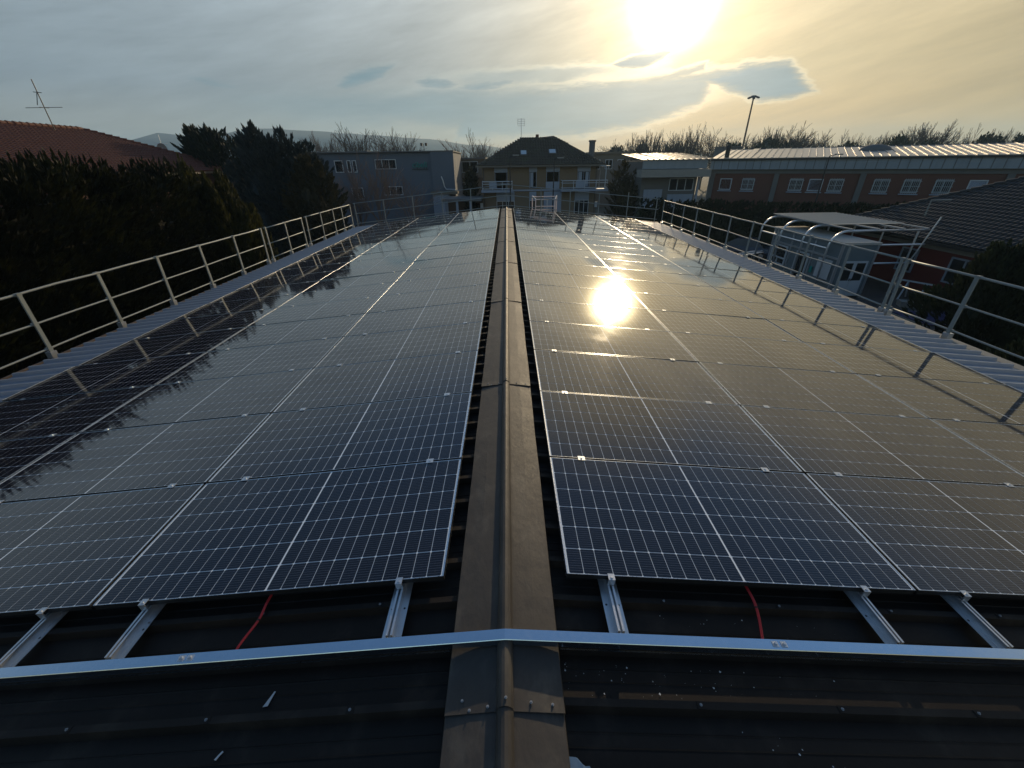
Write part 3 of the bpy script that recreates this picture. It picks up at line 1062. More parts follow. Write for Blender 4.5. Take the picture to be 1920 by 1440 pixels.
# skylights, chimney, vent
for sx, sv, w_ in ((2.0, 0.37, 0.75), (5.3, 0.40, 0.85)):
    m4 = Matrix.Translation(Vector((sx, F0, ez_)) + ev * sv) @ Matrix.Rotation(math.atan2(ev.z, ev.y), 4, 'X')
    q = MB().box(-w_ / 2, w_ / 2, -0.5, 0.5, 0.02, 0.16, m4)
    o = q.build('skylight', M['grey2'], H)
    MB().box(-w_ / 2 + 0.08, w_ / 2 - 0.08, -0.42, 0.42, 0.165, 0.175, m4).build('skylight_pane', M['tape'], o)
slab(H, 'roof_vent', 3.6, 3.95, 5.2, 5.6, rz_ - 0.4, rz_ + 0.15, 'brick')
q = MB().tube((9.95, 2.5, 6.6), (9.95, 2.5, 8.95), 0.34, 0.34, 12).tube((9.95, 2.5, 8.95), (9.95, 2.5, 9.12), 0.42, 0.42, 12)
q.build('chimney', M['grey2'], H)
# first floor openings
for x0, x1, zt, kind in ((-1.32, 0.08, 4.2, 'brownshutter'), (2.62, 3.42, 4.35, 'pane'), (4.55, 6.0, 3.5, 'brownshutter'), (8.1, 9.5, 4.2, 'pane')):
    slab(H, 'shutter_box', x0 - 0.05, x1 + 0.05, 0.09, 0.2, 6.05, 6.48, 'shutter')
    w = window(H, x0, x1, 4.35, 6.04, 0.13, 0.05, 0.06, 0, 1 if kind == 'pane' else 0, kind, 'shutter')
    if x0 == 4.55:
        slab(H, 'shutter_panel', x0 - 0.05, x1 + 0.05, 0.07, 0.12, 4.25, 5.0, 'shutter')
# ground floor openings
for x0, x1, zs in ((-1.2, 0.9, 3.05), (2.62, 3.42, 3.1), (4.3, 6.35, 1.9), (7.9, 9.55, 3.05)):
    slab(H, 'roller_shutter', x0, x1, 0.05, 0.12, zs, 3.98, 'shutter')
    window(H, x0, x1, 0.3, zs - 0.01, 0.09, 0.06, 0.06, 0, 2 if x1 - x0 > 1 else 1)
# balconies
for bx0, bx1 in ((-2.7, 0.62), (6.25, 11.3)):
    sl = slab(H, 'balcony_slab', bx0 - 0.15, bx1 + 0.15, -1.25, 0.118, 4.02, 4.26, 'shutter')
    b = MB()
    for zz, rr in ((5.12, 0.05), (4.88, 0.035), (4.40, 0.035)):
        b.tube((bx0, -1.15, zz), (bx1, -1.15, zz), rr, n=6)
        b.tube((bx1, -1.15, zz), (bx1, 0.1, zz), rr, n=6)
        b.tube((bx0, -1.15, zz), (bx0, 0.1, zz), rr, n=6)
    npost = int((bx1 - bx0) / 1.05)
    for k in range(npost + 1):
        x = bx0 + (bx1 - bx0) * k / npost
        b.tube((x, -1.15, 4.26), (x, -1.15, 5.15), 0.035, n=6)
    b.build('balcony_railing', M['white'], H)
    slab(H, 'railing_panel', bx0 + 0.75 + (0.75 if bx0 > 0 else 0), bx0 + 1.6 + (0.9 if bx0 > 0 else 0), -1.185, -1.16, 4.45, 5.05, 'shutter')
slab(H, 'string_course', X0 - 0.1, X1 + 0.05, 0.02, 0.119, 4.06, 4.22, 'shutter')
b = MB()
for yy in (-1.1, 2.2):
    b.tube((11.05, yy, 4.26), (11.05, yy, 6.5), 0.05, n=6)
b.box(10.4, 11.5, -1.2, 2.5, 6.5, 6.56)
b.build('balcony_canopy', M['white'], H)
for dx_ in (-2.95, 10.42):
    slab(H, 'wall_plaque', dx_ - 0.16, dx_ + 0.16, 0.05, 0.11, 2.25, 2.85, 'white')
for x in (X0 + 0.15, X1 - 0.15):
    MB().tube((x, 0.02, 0.0), (x, 0.02, 6.55), 0.06, n=8).build('downpipe', M['gutter'], H)
for x0, x1 in ((2.72, 3.0), (8.2, 8.6), (9.0, 9.35)):
    slab(H, 'curtain', x0, x1, 0.105, 0.12, 4.45, 5.95, 'shutter')
# rooftop aerial
t = thing('roof_aerial', 'comb shaped roof aerial on the ridge of the tan house', 'aerial', (1.85, 57.2, 9.35))
MB().tube((0, 0, 0), (0, 0, 2.2), 0.03, n=6).build('mast', M['galv'], t)
for k in range(4):
    MB().tube((-0.42, 0, 1.45 + 0.22 * k), (0.42, 0, 1.45 + 0.22 * k), 0.018, n=5).build('element', M['galv'], t)
for x in (-0.42, 0.42):
    MB().tube((x, 0, 1.45), (x, 0, 2.11), 0.018, n=5).build('element', M['galv'], t)

# ------------------------------------------------------------------ blue grey block with teal sign
G = thing('grey_office_block', 'flat roofed blue grey office block with teal sign, left of the tan house', 'building', (0, 56, 0), rad(1.5))
MB().box(-24.6, -6.4, 0.1, 14, -0.2, 8.15).build('wall', M['greywall'], G)
slab(G, 'stair_wall', -9.0, -6.3, -0.25, 0.097, -0.2, 8.2, 'greywall')
slab(G, 'parapet', -24.7, -6.25, -0.32, 14.1, 8.203, 8.33, 'grey2')
slab(G, 'roof_upstand', -19.6, -17.2, 3, 5, 8.33, 8.5, 'grey2')
for x0, x1 in ((-20.5, -19.5), (-19.05, -18.55), (-18.4, -17.9)):
    window(G, x0, x1, 6.15, 7.45, 0.08, 0.09, 0.06, 0, 0)
window(G, -15.7, -13.2, 6.45, 7.5, 0.08, 0.08, 0.06, 0, 2)
window(G, -15.1, -12.8, 3.6, 4.6, 0.08, 0.08, 0.06, 0, 2)
window(G, -19.0, -17.6, 3.2, 4.5, 0.08, 0.08, 0.06, 0, 1)
fc = bpy.data.curves.new('sign_text', 'FONT')
fc.body = 'cibell'
fc.size = 0.86
fc.extrude = 0.05
fc.align_x = 'CENTER'
fo = bpy.data.objects.new('sign_text', fc)
COL.objects.link(fo)
dg = bpy.context.evaluated_depsgraph_get()
me = bpy.data.meshes.new_from_object(fo.evaluated_get(dg))
bpy.data.objects.remove(fo)
me.materials.clear()
me.materials.append(M['teal'])
put('sign_letters', me, G, Matrix.Translation((-10.4, 0.0, 6.60)) @ Matrix.Rotation(math.pi / 2, 4, 'X'))
b = MB().box(-11.35, -9.4, -0.02, 0.04, 6.36, 6.41)
for x in (-10.7, -9.9, -9.6):
    b.box(x - 0.025, x + 0.025, -0.018, 0.038, 6.41, 6.60)
b.build('sign_bracket', M['black'], G)
MB().path([(-7.9, -0.32, 5.6), (-7.75, -0.36, 5.2), (-7.6, -0.38, 4.5), (-7.4, -0.4, 4.2), (-6.3, -0.4, 4.15)], 0.07, 8).build('flue_pipe', M['galv'], G)
slab(G, 'porch_roof', -9.1, -5.9, -2.2, -0.26, 3.75, 4.05, 'beige')
slab(G, 'porch_wall', -8.9, -7.0, -2.0, -0.26, -0.2, 3.74, 'shutter')
t = thing('roof_floodlight', 'pair of small floodlights on a bracket atop the blue grey block', 'floodlight', (-9.8, 56.5, 8.3))
MB().tube((0, 0, 0), (0, 0, 0.75), 0.04, n=6).build('bracket', M['black'], t)
for x in (-0.28, 0.28):
    MB().box(x - 0.12, x + 0.12, -0.1, 0.1, 0.55, 0.85).build('lamp_head', M['black'], t)

# low beige block in the gap
t = thing('beige_low_block', 'low beige block seen in the gap between grey block and tan house', 'building', (-5.9, 70, 0))
MB().box(-2.6, 2.6, 0, 8, -0.2, 7.5).build('wall', M['beige'], t)
slab(t, 'roof_edge', -2.8, 2.8, -0.4, 8.2, 7.503, 7.7, 'grey2')
slab(t, 'balcony', -2.2, 2.2, -1.0, -0.003, 5.0, 5.5, 'beige')
window(t, -2.0, 1.6, 5.7, 7.2, -0.02, 0.08, 0.1, 0, 2)
window(t, -1.8, 0.8, 2.6, 4.4, -0.02, 0.08, 0.1, 0, 1, 'brownshutter')
t = thing('carport', 'dark open carport on posts left of the tan house', 'carport', (-4.6, 50, 0))
slab(t, 'roof_slab', -2.6, 1.8, -1, 4, 3.3, 3.55, 'grey2')
for x in (-2.4, -0.9, 0.6):
    slab(t, 'post', x - 0.12, x + 0.12, -0.9, -0.7, -0.2, 3.3, 'shutter')
slab(t, 'back_wall', -2.5, 1.7, 3.8, 4.0, -0.2, 3.3, 'brownshutter')
t = thing('beige_far_block', 'sunlit beige flat block behind the tan house chimney', 'building', (16.6, 76, 0))
MB().box(-3.0, 3.3, 0, 8, -0.2, 8.0).build('wall', M['beige'], t)
slab(t, 'roof_edge', -3.2, 3.5, -0.3, 8.2, 8.003, 8.3, 'beige')
for k in range(3):
    window(t, -2.4 + 2 * k, -1.2 + 2 * k, 5.8, 7.2, -0.02, 0.08, 0.1)

# ------------------------------------------------------------------ brick warehouse on the right
A = Vector((22.1, 48.1, 0))
W_RZ = math.atan2(-8.3, 13.0)
WH = thing('brick_warehouse', 'long brick warehouse with barred windows and pale standing seam metal roof', 'warehouse', A, W_RZ)
WL = 62.0
MB().box(-0.6, WL, 0.2, 20, -0.2, 6.5).build('wall', M['brick'], WH)
slab(WH, 'ring_beam', -0.65, WL, 0.08, 0.3, 5.70, 6.06, 'pillar')
slab(WH, 'fascia', -0.7, WL, -0.25, 0.06, 6.08, 6.92, 'fascia')
b = MB()
x = -0.4
while x < WL:
    b.box(x, x + 0.06, -0.272, -0.252, 6.10, 6.90)
    x += 0.62 + 0.25 * rnd.random()
o = b.build('fascia_joints', M['grey2'], WH)
o['kind'] = 'stuff'
slab(WH, 'gutter_edge', -0.75, WL, -0.42, -0.273, 6.88, 7.03, 'black')
# roof: panels one by one, seam between each
rl_, pw = 9.5, 0.60
sl_ = math.atan2(0.92, rl_)
b0 = MB().box(0, pw - 0.05, 0, rl_, 0, 0.05)
b0.box(pw - 0.05, pw, 0, rl_, 0, 0.11)
rp_me = b0.mesh('roof_panel', M['metalroof'])
x = -0.7
k = 0
while x < WL - 0.7:
    put('roof_panel', rp_me, WH, Matrix.Translation((x, -0.30, 7.035)) @ Matrix.Rotation(sl_ + rad(rnd.gauss(0, 0.12)), 4, 'X') @ Matrix.Rotation(rad(rnd.gauss(0, 0.22)), 4, 'Y'))
    x += pw + 0.006
    k += 1
face(WH, 'rear_roof', [(-0.7, rl_ - 0.35, 7.92), (WL, rl_ - 0.35, 7.92), (WL, 20.2, 6.9), (-0.7, 20.2, 6.9)], 'grey2')
slab(WH, 'ridge_trim', -0.72, WL, rl_ - 0.45, rl_ - 0.15, 7.88, 8.06, 'grey2')
# pillars and windows: positions along the wall in metres
for px_ in (-0.35, 5.55, 12.4, 21.9, 31.5, 41):
    slab(WH, 'pillar', px_ - 0.22, px_ + 0.22, 0.02, 0.19, -0.2, 5.69, 'pillar')
wins = [(1.05, 's'), (3.15, 'b'), (7.35, 'b'), (8.95, 's'), (10.55, 'b'), (13.9, 'b'), (16.0, 'b'), (18.1, 'b'), (20.2, 's'), (23.6, 'b'), (25.7, 'b'), (27.8, 's'), (29.9, 'b'), (33.4, 'b'), (35.5, 'b'), (37.6, 'b')]
for xw, kd in wins:
    if kd == 'b':
        window(WH, xw - 0.56, xw + 0.56, 4.18, 5.24, 0.18, 0.07, 0.08, 9, 1)
    else:
        w = window(WH, xw - 0.56, xw + 0.56, 4.18, 5.24, 0.18, 0.07, 0.08, 0, 0, 'shutter')
    slab(w if kd == 's' else WH, 'sill', xw - 0.66, xw + 0.66, 0.03, 0.145, 4.03, 4.11, 'shutter')
q = MB().tube((0.55, 0.8, 6.9), (0.55, 0.8, 8.05), 0.22, 0.22, 10).tube((0.55, 0.8, 8.05), (0.55, 0.8, 8.25), 0.30, 0.26, 10)
q.build('chimney', M['black'], WH)
# domed rooflight
b = MB()
for k in range(7):
    a = k / 6
    for j in range(16):
        t_ = 2 * math.pi * j / 16
        b.v.append((13.1 + 1.35 * math.cos(t_) * math.cos(a * 1.5), 5.2 + 0.9 * math.sin(t_) * math.cos(a * 1.5), 7.50 + 0.62 * math.sin(a * 1.5)))
for k in range(6):
    for j in range(16):
        b.f.append((k * 16 + j, k * 16 + (j + 1) % 16, (k + 1) * 16 + (j + 1) % 16, (k + 1) * 16 + j))
b.f.append(tuple(96 + j for j in range(16)))
smooth_shade(b.build('rooflight_dome', M['grey2'], WH))

# lower workshop with garage doors, left of the warehouse
WS = thing('workshop_annex', 'low workshop with pale garage doors and gleaming metal roof beside the brick warehouse', 'workshop', (14.4, 48.2, 0))
MB().box(0, 5.9, 0.3, 14, -0.2, 6.95).build('wall', M['pillar'], WS)
slab(WS, 'canopy_band', -0.6, 6.6, -1.3, 0.297, 5.45, 6.15, 'concrete')
slab(WS, 'upper_fascia', -0.1, 6.6, -0.02, 0.295, 6.2, 6.98, 'fascia')
ws_l = 8.5
an_me = b0.mesh('roof_panel', M['annexroof'])
for k in range(12):
    put('roof_panel', an_me, WS, Matrix.Translation((-0.25 + k * 0.606, -0.25, 7.02)) @ Matrix.Rotation(rad(4.0 + rnd.gauss(0, 0.15)), 4, 'X'))
for x0, x1, zt in ((0.35, 2.35, 4.25), (2.95, 5.7, 3.75)):
    b = MB()
    nb = 5
    for k in range(nb):
        a0 = x0 + (x1 - x0) * k / nb
        b.box(a0 + 0.02, a0 + (x1 - x0) / nb - 0.02, 0.14, 0.2, -0.1, zt)
    b.box(x0, x1, 0.2, 0.26, -0.1, zt)
    b.build('garage_door', M['shutter'], WS)
window(WS, 3.0, 5.6, 4.1, 5.3, 0.25, 0.07, 0.06, 0, 2)
slab(WS, 'downpipe', 5.95, 6.12, 0.0, 0.2, -0.1, 5.4, 'shutter')

# ------------------------------------------------------------------ bungalow with dark tiles, right
BG = thing('red_bungalow', 'red walled bungalow with dark tiled hip roof at the right edge', 'house', (0, 0, 0))
EX, EY1, EY0, EZ = 23.2, 31.0, 6.0, 2.95
MB().box(EX + 0.7, EX + 12.3, EY0 + 0.7, EY1 - 0.7, -0.2, EZ - 0.1).build('wall', M['red'], BG)
RX, RZc = EX + 6.5, EZ + 3.25
hip1, hip0 = (RX, EY1 - 6.5, RZc), (RX, EY0 + 6.5, RZc)
c00, c01, c11, c10 = (EX, EY0, EZ), (EX, EY1, EZ), (EX + 13, EY1, EZ), (EX + 13, EY0, EZ)
face(BG, 'roof', [c00, c01, hip1, hip0], 'darktile', 0.12)
face(BG, 'roof', [c01, c11, hip1], 'darktile', 0.12)
face(BG, 'roof', [c11, c10, hip0, hip1], 'darktile', 0.12)
face(BG, 'roof', [c10, c00, hip0], 'darktile', 0.12)
evb = Vector((6.5, 0, 3.25))
LB = evb.length
tiles(BG, 'roof_tiles', (EX, EY1, EZ + 0.01), (0, -1, 0), evb, int(25 / 0.27), int(LB / 0.34), 0.27, 0.34, 'darktile', lambda u, v: 6.5 * v / LB + 0.1 < u < 25 - 6.5 * v / LB - 0.1, 0.05)
hb = MB()
for k in range(22):
    p0 = Vector(c01).lerp(Vector(hip1), k / 22)
    p1 = Vector(c01).lerp(Vector(hip1), (k + 1.15) / 22)
    hb.tube(p0 + Vector((0, 0, 0.07)), p1 + Vector((0, 0, 0.02)), 0.13, 0.11, 8)
o = hb.build('hip_tiles', M['darktile'], BG)
slab(BG, 'eaves_gutter', EX - 0.16, EX - 0.02, EY0, EY1, EZ - 0.16, EZ - 0.02, 'black')
slab(BG, 'fascia_board', EX + 0.55, EX + 0.68, EY0 + 0.6, EY1 - 0.6, EZ - 0.5, EZ - 0.25, 'concrete')
for y0, y1 in ((20.6, 22.2), (24.2, 25.3), (15.2, 16.8)):
    b = MB()
    xf = EX + 0.6
    b.box(xf, xf + 0.12, y0, y1, 0.95, 1.03).box(xf, xf + 0.12, y0, y1, 2.2, 2.28).box(xf + 0.01, xf + 0.12, y0, y0 + 0.08, 1.03, 2.2).box(xf + 0.01, xf + 0.12, y1 - 0.08, y1, 1.03, 2.2).box(xf + 0.02, xf + 0.12, (y0 + y1) / 2 - 0.04, (y0 + y1) / 2 + 0.04, 1.03, 2.2)
    w = b.build('window', M['shutter'], BG)
    MB().box(xf + 0.06, xf + 0.08, y0 + 0.08, y1 - 0.08, 1.03, 2.2).build('pane', M['pane'], w)
q = MB().tube((25.2, 18.9, 3.9), (25.2, 19.0, 5.0), 0.04, n=6).tube((25.2, 18.9, 3.92), (24.8, 19.4, 3.80), 0.03, n=6)
q.build('roof_pipe', M['concrete'], BG)
q = MB().path([(25.0, 26.0, 3.9), (25.0, 26.0, 4.75), (25.6, 25.4, 4.80)], 0.05, 6)
q.build('vent_pipe', M['concrete'], BG)

# ------------------------------------------------------------------ canopy and cabin
CN = thing('tube_canopy', 'curved steel tube canopy with flat grey roof sheet over the yard cabin', 'canopy', (17.75, 0, 0))
for yy in (30.0, 27.75, 25.5, 23.3):
    pts = [(0, yy, 0), (0, yy, 2.65)] + [(0.85 - 0.85 * math.cos(a), yy, 2.65 + 0.85 * math.sin(a)) for a in [math.pi / 2 * k / 8 for k in range(1, 9)]] + [(5.2, yy, 3.5)]
    smooth_shade(MB().path(pts, 0.06, 10).build('arched_tube', M['galv'], CN))
    MB().tube((4.7, yy, 0), (4.7, yy, 3.45), 0.05, n=8).build('post', M['galv'], CN)
for x, z in ((0.95, 3.59), (2.4, 3.59), (3.8, 3.59), (5.1, 3.59)):
    MB().box(x - 0.05, x + 0.05, 23.2, 30.2, z - 0.03, z + 0.03).build('purlin', M['galv'], CN)
b = MB()
k = 0
yy = 24.9
while yy < 30.2:
    b.box(0.85, 5.25, yy, yy + 0.27, 3.625, 3.64).box(0.85, 5.25, yy + 0.27, yy + 0.33, 3.625, 3.665)
    yy += 0.33
b.build('roof_sheet', M['canopy'], CN)
MB().tube((0.0, 23.3, 2.6), (0, 30, 2.6), 0.045, n=8).build('side_tube', M['galv'], CN)
MB().tube((2.0, 23.25, 2.75), (5.3, 23.25, 2.75), 0.05, n=8).build('side_tube', M['galv'], CN)
MB().tube((2.0, 23.25, 1.75), (5.0, 23.25, 1.75), 0.05, n=8).build('side_tube', M['galv'], CN)
MB().tube((5.2, 22.9, 4.2), (4.4, 23.3, 0.0), 0.035, n=8).build('loose_pole', M['galv'], CN)

KB = thing('yard_cabin', 'pale grey prefabricated cabin with white double door under the tube canopy', 'cabin', (18.0, 22.5, 0))
MB().box(0.03, 1.9, 0.03, 6.3, 0.1, 2.9).build('wall', M['cabin'], KB)
slab(KB, 'roof', -0.05, 1.98, -0.05, 6.4, 2.9, 3.02, 'canopy')
b = MB()
for yy in (0.0, 2.1, 4.2, 6.24):
    b.box(-0.03, 0.08, yy, yy + 0.10, 0, 2.95)
b.box(-0.028, 0.078, 0.1, 6.24, 2.1, 2.2).box(-0.028, 0.078, 0.1, 6.24, 0.75, 0.85)
b.box(1.84, 1.93, -0.028, 0.08, 0, 2.95)
b.build('wall_frame', M['galv'], KB)
for y0, y1, z0, z1 in ((4.45, 6.1, 0.85, 2.05), (2.35, 3.5, 0.45, 2.0)):
    b = MB().box(-0.06, 0.02, y0, y1, z0, z0 + 0.08).box(-0.06, 0.02, y0, y1, z1 - 0.08, z1).box(-0.058, 0.02, y0, y0 + 0.08, z0 + 0.08, z1 - 0.08).box(-0.058, 0.02, y1 - 0.08, y1, z0 + 0.08, z1 - 0.08)
    if y0 > 4:
        b.box(-0.056, 0.02, y0 + 0.08, y1 - 0.08, z0 + 0.38, z0 + 0.46).box(-0.055, 0.02, (y0 + y1) / 2 - 0.03, (y0 + y1) / 2 + 0.03, z0 + 0.08, z0 + 0.38)
    w = b.build('window', M['white'], KB)
    MB().box(0.0, 0.01, y0 + 0.08, y1 - 0.08, z0 + 0.08, z1 - 0.08).build('pane', M['pane'], w)
for x0 in (0.30, 0.98):
    d_ = MB()
    d_.box(x0, x0 + 0.66, -0.03, 0.02, 0.15, 1.0).box(x0, x0 + 0.66, -0.03, 0.02, 1.95, 2.05).box(x0, x0 + 0.08, -0.029, 0.02, 1.0, 1.95).box(x0 + 0.58, x0 + 0.66, -0.029, 0.02, 1.0, 1.95)
    w = d_.build('door', M['white'], KB)
    MB().box(x0 + 0.08, x0 + 0.58, -0.008, 0.002, 1.0, 1.95).build('pane', M['pane'], w)
    MB().box(x0 + (0.60 if x0 < 0.5 else 0.02), x0 + (0.64 if x0 < 0.5 else 0.06), -0.07, -0.03, 1.0, 1.12).build('handle', M['black'], w)
slab(KB, 'green_notice', -0.045, -0.031 + 0.003, 1.75, 1.97, 1.05, 1.4, 'teal')
slab(KB, 'white_panel', -0.045, -0.031 + 0.003, 0.35, 1.5, 0.95, 2.0, 'white')

# things in the yard
t = thing('blue_tarpaulin', 'dark blue tarpaulin spread flat on the yard below the right guard rail', 'tarpaulin', (20.9, 18.9, 0.02))
b = MB()
for i in range(9):
    for j in range(7):
        b.v.append((-1.3 + 2.6 * i / 8 + 0.06 * rnd.random(), -1.0 + 2.0 * j / 6 + 0.06 * rnd.random(), 0.01 + 0.05 * rnd.random()))
for i in range(8):
    for j in range(6):
        b.f.append((i * 7 + j, (i + 1) * 7 + j, (i + 1) * 7 + j + 1, i * 7 + j + 1))
b.build('sheet', M['blue'], t)
b = MB().box(-1.42, 1.42, 1.07, 1.13, -0.02, 0.03).box(-1.42, -1.36, -1.1, 1.07, -0.02, 0.03)
b.build('edge_batten', M['concrete'], t)
t = thing('trestle', 'white folding trestle standing on the yard by the red bungalow', 'trestle', (22.4, 22.0, 0), 0.5)
for yy in (-0.4, 0.4):
    MB().tube((-0.5, yy, 0), (0, yy, 0.95), 0.04, n=6).build('leg', M['white'], t)
    MB().tube((0.5, yy, 0), (0, yy, 0.95), 0.04, n=6).build('leg', M['white'], t)
MB().box(-0.06, 0.06, -0.7, 0.7, 0.94, 1.0).build('top_bar', M['white'], t)
t = thing('pallet_stack', 'low stack of grey boards on the yard near the trestle', 'boards', (21.9, 20.6, 0), -0.4)
for k in range(4):
    MB().box(-1.1, 1.1, -0.28 + 0.02 * k, 0.28 + 0.02 * k, 0.07 * k + 0.003, 0.07 * k + 0.065).build('board', M['concrete'], t)

# parked car behind the cabin


def car(name, label, loc, rz, paint):
    t = thing(name, label, 'car', loc, rz)
    secs = [(-2.05, 0.45, 0.72, 0.60, 0.62), (-1.9, 0.28, 0.84, 0.78, 0.70), (-1.0, 0.22, 0.92, 0.84, 0.74), (0.9, 0.22, 0.95, 0.85, 0.76), (1.8, 0.26, 0.90, 0.80, 0.72), (2.05, 0.42, 0.75, 0.66, 0.62)]
    b = MB()
    for x, z0, z1, w, wt in secs:
        b.v += [(x, -w, z0), (x, w, z0), (x, w, z0 + 0.3), (x, wt, z1), (x, -wt, z1), (x, -w, z0 + 0.3)]
    for i in range(len(secs) - 1):
        for k in range(6):
            b.f.append((i * 6 + k, i * 6 + (k + 1) % 6, (i + 1) * 6 + (k + 1) % 6, (i + 1) * 6 + k))
    b.f += [tuple(range(6)), tuple(30 + k for k in range(6))]
    b.build('body', paint, t)
    cabs = [(-1.35, 0.92, 0.72), (-0.75, 1.42, 0.58), (0.75, 1.45, 0.58), (1.55, 0.95, 0.72)]
    b = MB()
    for x, z, w in cabs:
        b.v += [(x, -w, z), (x, w, z)]
    b.f += [(0, 1, 3, 2), (2, 3, 5, 4), (4, 5, 7, 6), (0, 2, 4, 6), (1, 3, 5, 7)]
    b.build('glasshouse', M['pane'], t)
    MB().box(-0.72, 0.74, -0.57, 0.57, 1.43, 1.47).build('roof', paint, t)
    for x in (-1.3, 1.3):
        for yv in (-0.78, 0.78):
            w = MB().tube((x, yv - 0.1, 0.32), (x, yv + 0.1, 0.32), 0.32, n=16).build('wheel', M['tyre'], t)
            MB().tube((x, yv - 0.105, 0.32), (x, yv + 0.105, 0.32), 0.19, n=12).build('rim', M['galv'], w)
    for yv in (-0.5, 0.5):
        MB().box(-2.08, -2.0, yv - 0.15, yv + 0.15, 0.55, 0.68).build('headlight', M['white'], t)


car('parked_car', 'dark blue parked car behind the right guard rail, beyond the cabin', (19.3, 34.0, 0.004), 2.4, M['carpaint'])
t = thing('work_bench', 'pale metal bench with tubes in front of the parked car', 'bench', (17.8, 30.8, 0), 0.5)
for x in (-0.9, 0.9):
    for yv in (-0.3, 0.3):
        MB().tube((x, yv, 0), (x, yv, 0.9), 0.03, n=6).build('leg', M['galv'], t)
slab(t, 'top', -1.1, 1.1, -0.38, 0.38, 0.9, 0.94, 'galv')
MB().tube((-1.6, 0.1, 0.98), (1.3, -0.1, 0.98), 0.04, n=6).build('tube', M['white'], t)

# ------------------------------------------------------------------ red tiled house on the left
LH = thing('red_roof_house', 'house with terracotta tiled hip roof behind the tall hedge at the left', 'house', (0, 0, 0))
LX, LZ, LY0, LY1 = -23.0, 6.69, 2.0, 40.0
MB().box(-37.0, LX - 0.6, LY0 + 0.6, LY1 - 0.6, -0.2, LZ - 0.08).build('wall', M['brick'], LH)
RXl, RZl = -30.3, 9.40
h1, h0 = (RXl, LY1 - 5.2, RZl), (RXl, LY0 + 5.2, RZl)
d00, d01, d11, d10 = (LX, LY0, LZ), (LX, LY1, LZ), (-37.6, LY1, LZ), (-37.6, LY0, LZ)
face(LH, 'roof', [d00, d01, h1, h0], 'redtile', 0.12)
face(LH, 'roof', [d01, d11, h1], 'redtile', 0.12)
face(LH, 'roof', [d11, d10, h0, h1], 'redtile', 0.12)
face(LH, 'roof', [d10, d00, h0], 'redtile', 0.12)
evl = Vector((RXl - LX, 0, RZl - LZ))
LL = evl.length
tiles(LH, 'roof_tiles', (LX, LY1, LZ + 0.01), (0, -1, 0), evl, int(26 / 0.28), int(LL / 0.35), 0.28, 0.35, 'redtile', lambda u, v: 5.2 * v / LL + 0.1 < u, 0.055)
evl2 = Vector((0, -5.2, RZl - LZ))
hb = MB()
for k in range(70):
    p0 = Vector(h1) + Vector((0, -0.42 * k, 0.06))
    hb.tube(p0, p0 + Vector((0, -0.47, 0.03)), 0.12, 0.15, 8)
hb.build('ridge_tiles', M['redtile'], LH)
hb = MB()
for k in range(24):
    p0 = Vector(d01).lerp(Vector(h1), k / 24)
    p1 = Vector(d01).lerp(Vector(h1), (k + 1.15) / 24)
    hb.tube(p0 + Vector((0, 0, 0.08)), p1 + Vector((0, 0, 0.03)), 0.14, 0.11, 8)
hb.build('hip_tiles', M['redtile'], LH)
slab(LH, 'eaves_gutter', LX + 0.02, LX + 0.16, LY0, LY1, LZ - 0.14, LZ - 0.02, 'gutter')
t = thing('yagi_aerial', 'tall thin aerial with crossed elements on the red tiled roof ridge', 'aerial', (-29.6, 31.9, 9.2))
MB().tube((0, 0, -0.2), (0, 0, 2.75), 0.028, n=6).build('mast', M['black'], t)
MB().tube((-1.2, 0.0, 1.27), (1.15, 0.0, 1.27), 0.016, n=5).build('element', M['black'], t)
MB().tube((0, -0.3, 1.27), (0, 0.3, 1.27), 0.016, n=5).build('element', M['black'], t)
MB().tube((-0.05, 0.0, 2.05), (-0.65, 0.3, 1.45), 0.02, n=5).build('element', M['black'], t)
MB().tube((-0.25, 0.0, 2.1), (0.25, 0, 2.05), 0.02, n=5).build('element', M['black'], t)
t = thing('satellite_dish', 'grey satellite dish with thin aerial near the hip of the red roof', 'satellite dish', (-27.9, 38.6, 7.7))
b = MB()
for k in range(5):
    r_ = 0.42 * k / 4
    for j in range(14):
        a = 2 * math.pi * j / 14
        b.v.append((r_ * math.cos(a), -0.10 * (1 - (k / 4) ** 2) * -1 + 0.0, 0.6 + r_ * math.sin(a)))
for k in range(4):
    for j in range(14):
        b.f.append((k * 14 + j, k * 14 + (j + 1) % 14, (k + 1) * 14 + (j + 1) % 14, (k + 1) * 14 + j))
b.build('dish', M['concrete'], t)
MB().tube((0, 0.08, -0.3), (0, 0.08, 0.65), 0.035, n=6).build('mast', M['galv'], t)
MB().tube((0, 0, 0.6), (0.0, -0.45, 0.5), 0.02, n=5).build('feed_arm', M['galv'], t)
MB().tube((0, 0.1, 0.6), (0, 0.1, 1.6), 0.014, n=5).build('aerial_rod', M['galv'], t)
MB().tube((-0.5, 0.1, 1.0), (0.5, 0.1, 1.0), 0.012, n=5).build('aerial_rod', M['galv'], t)

# ------------------------------------------------------------------ lamps and mast


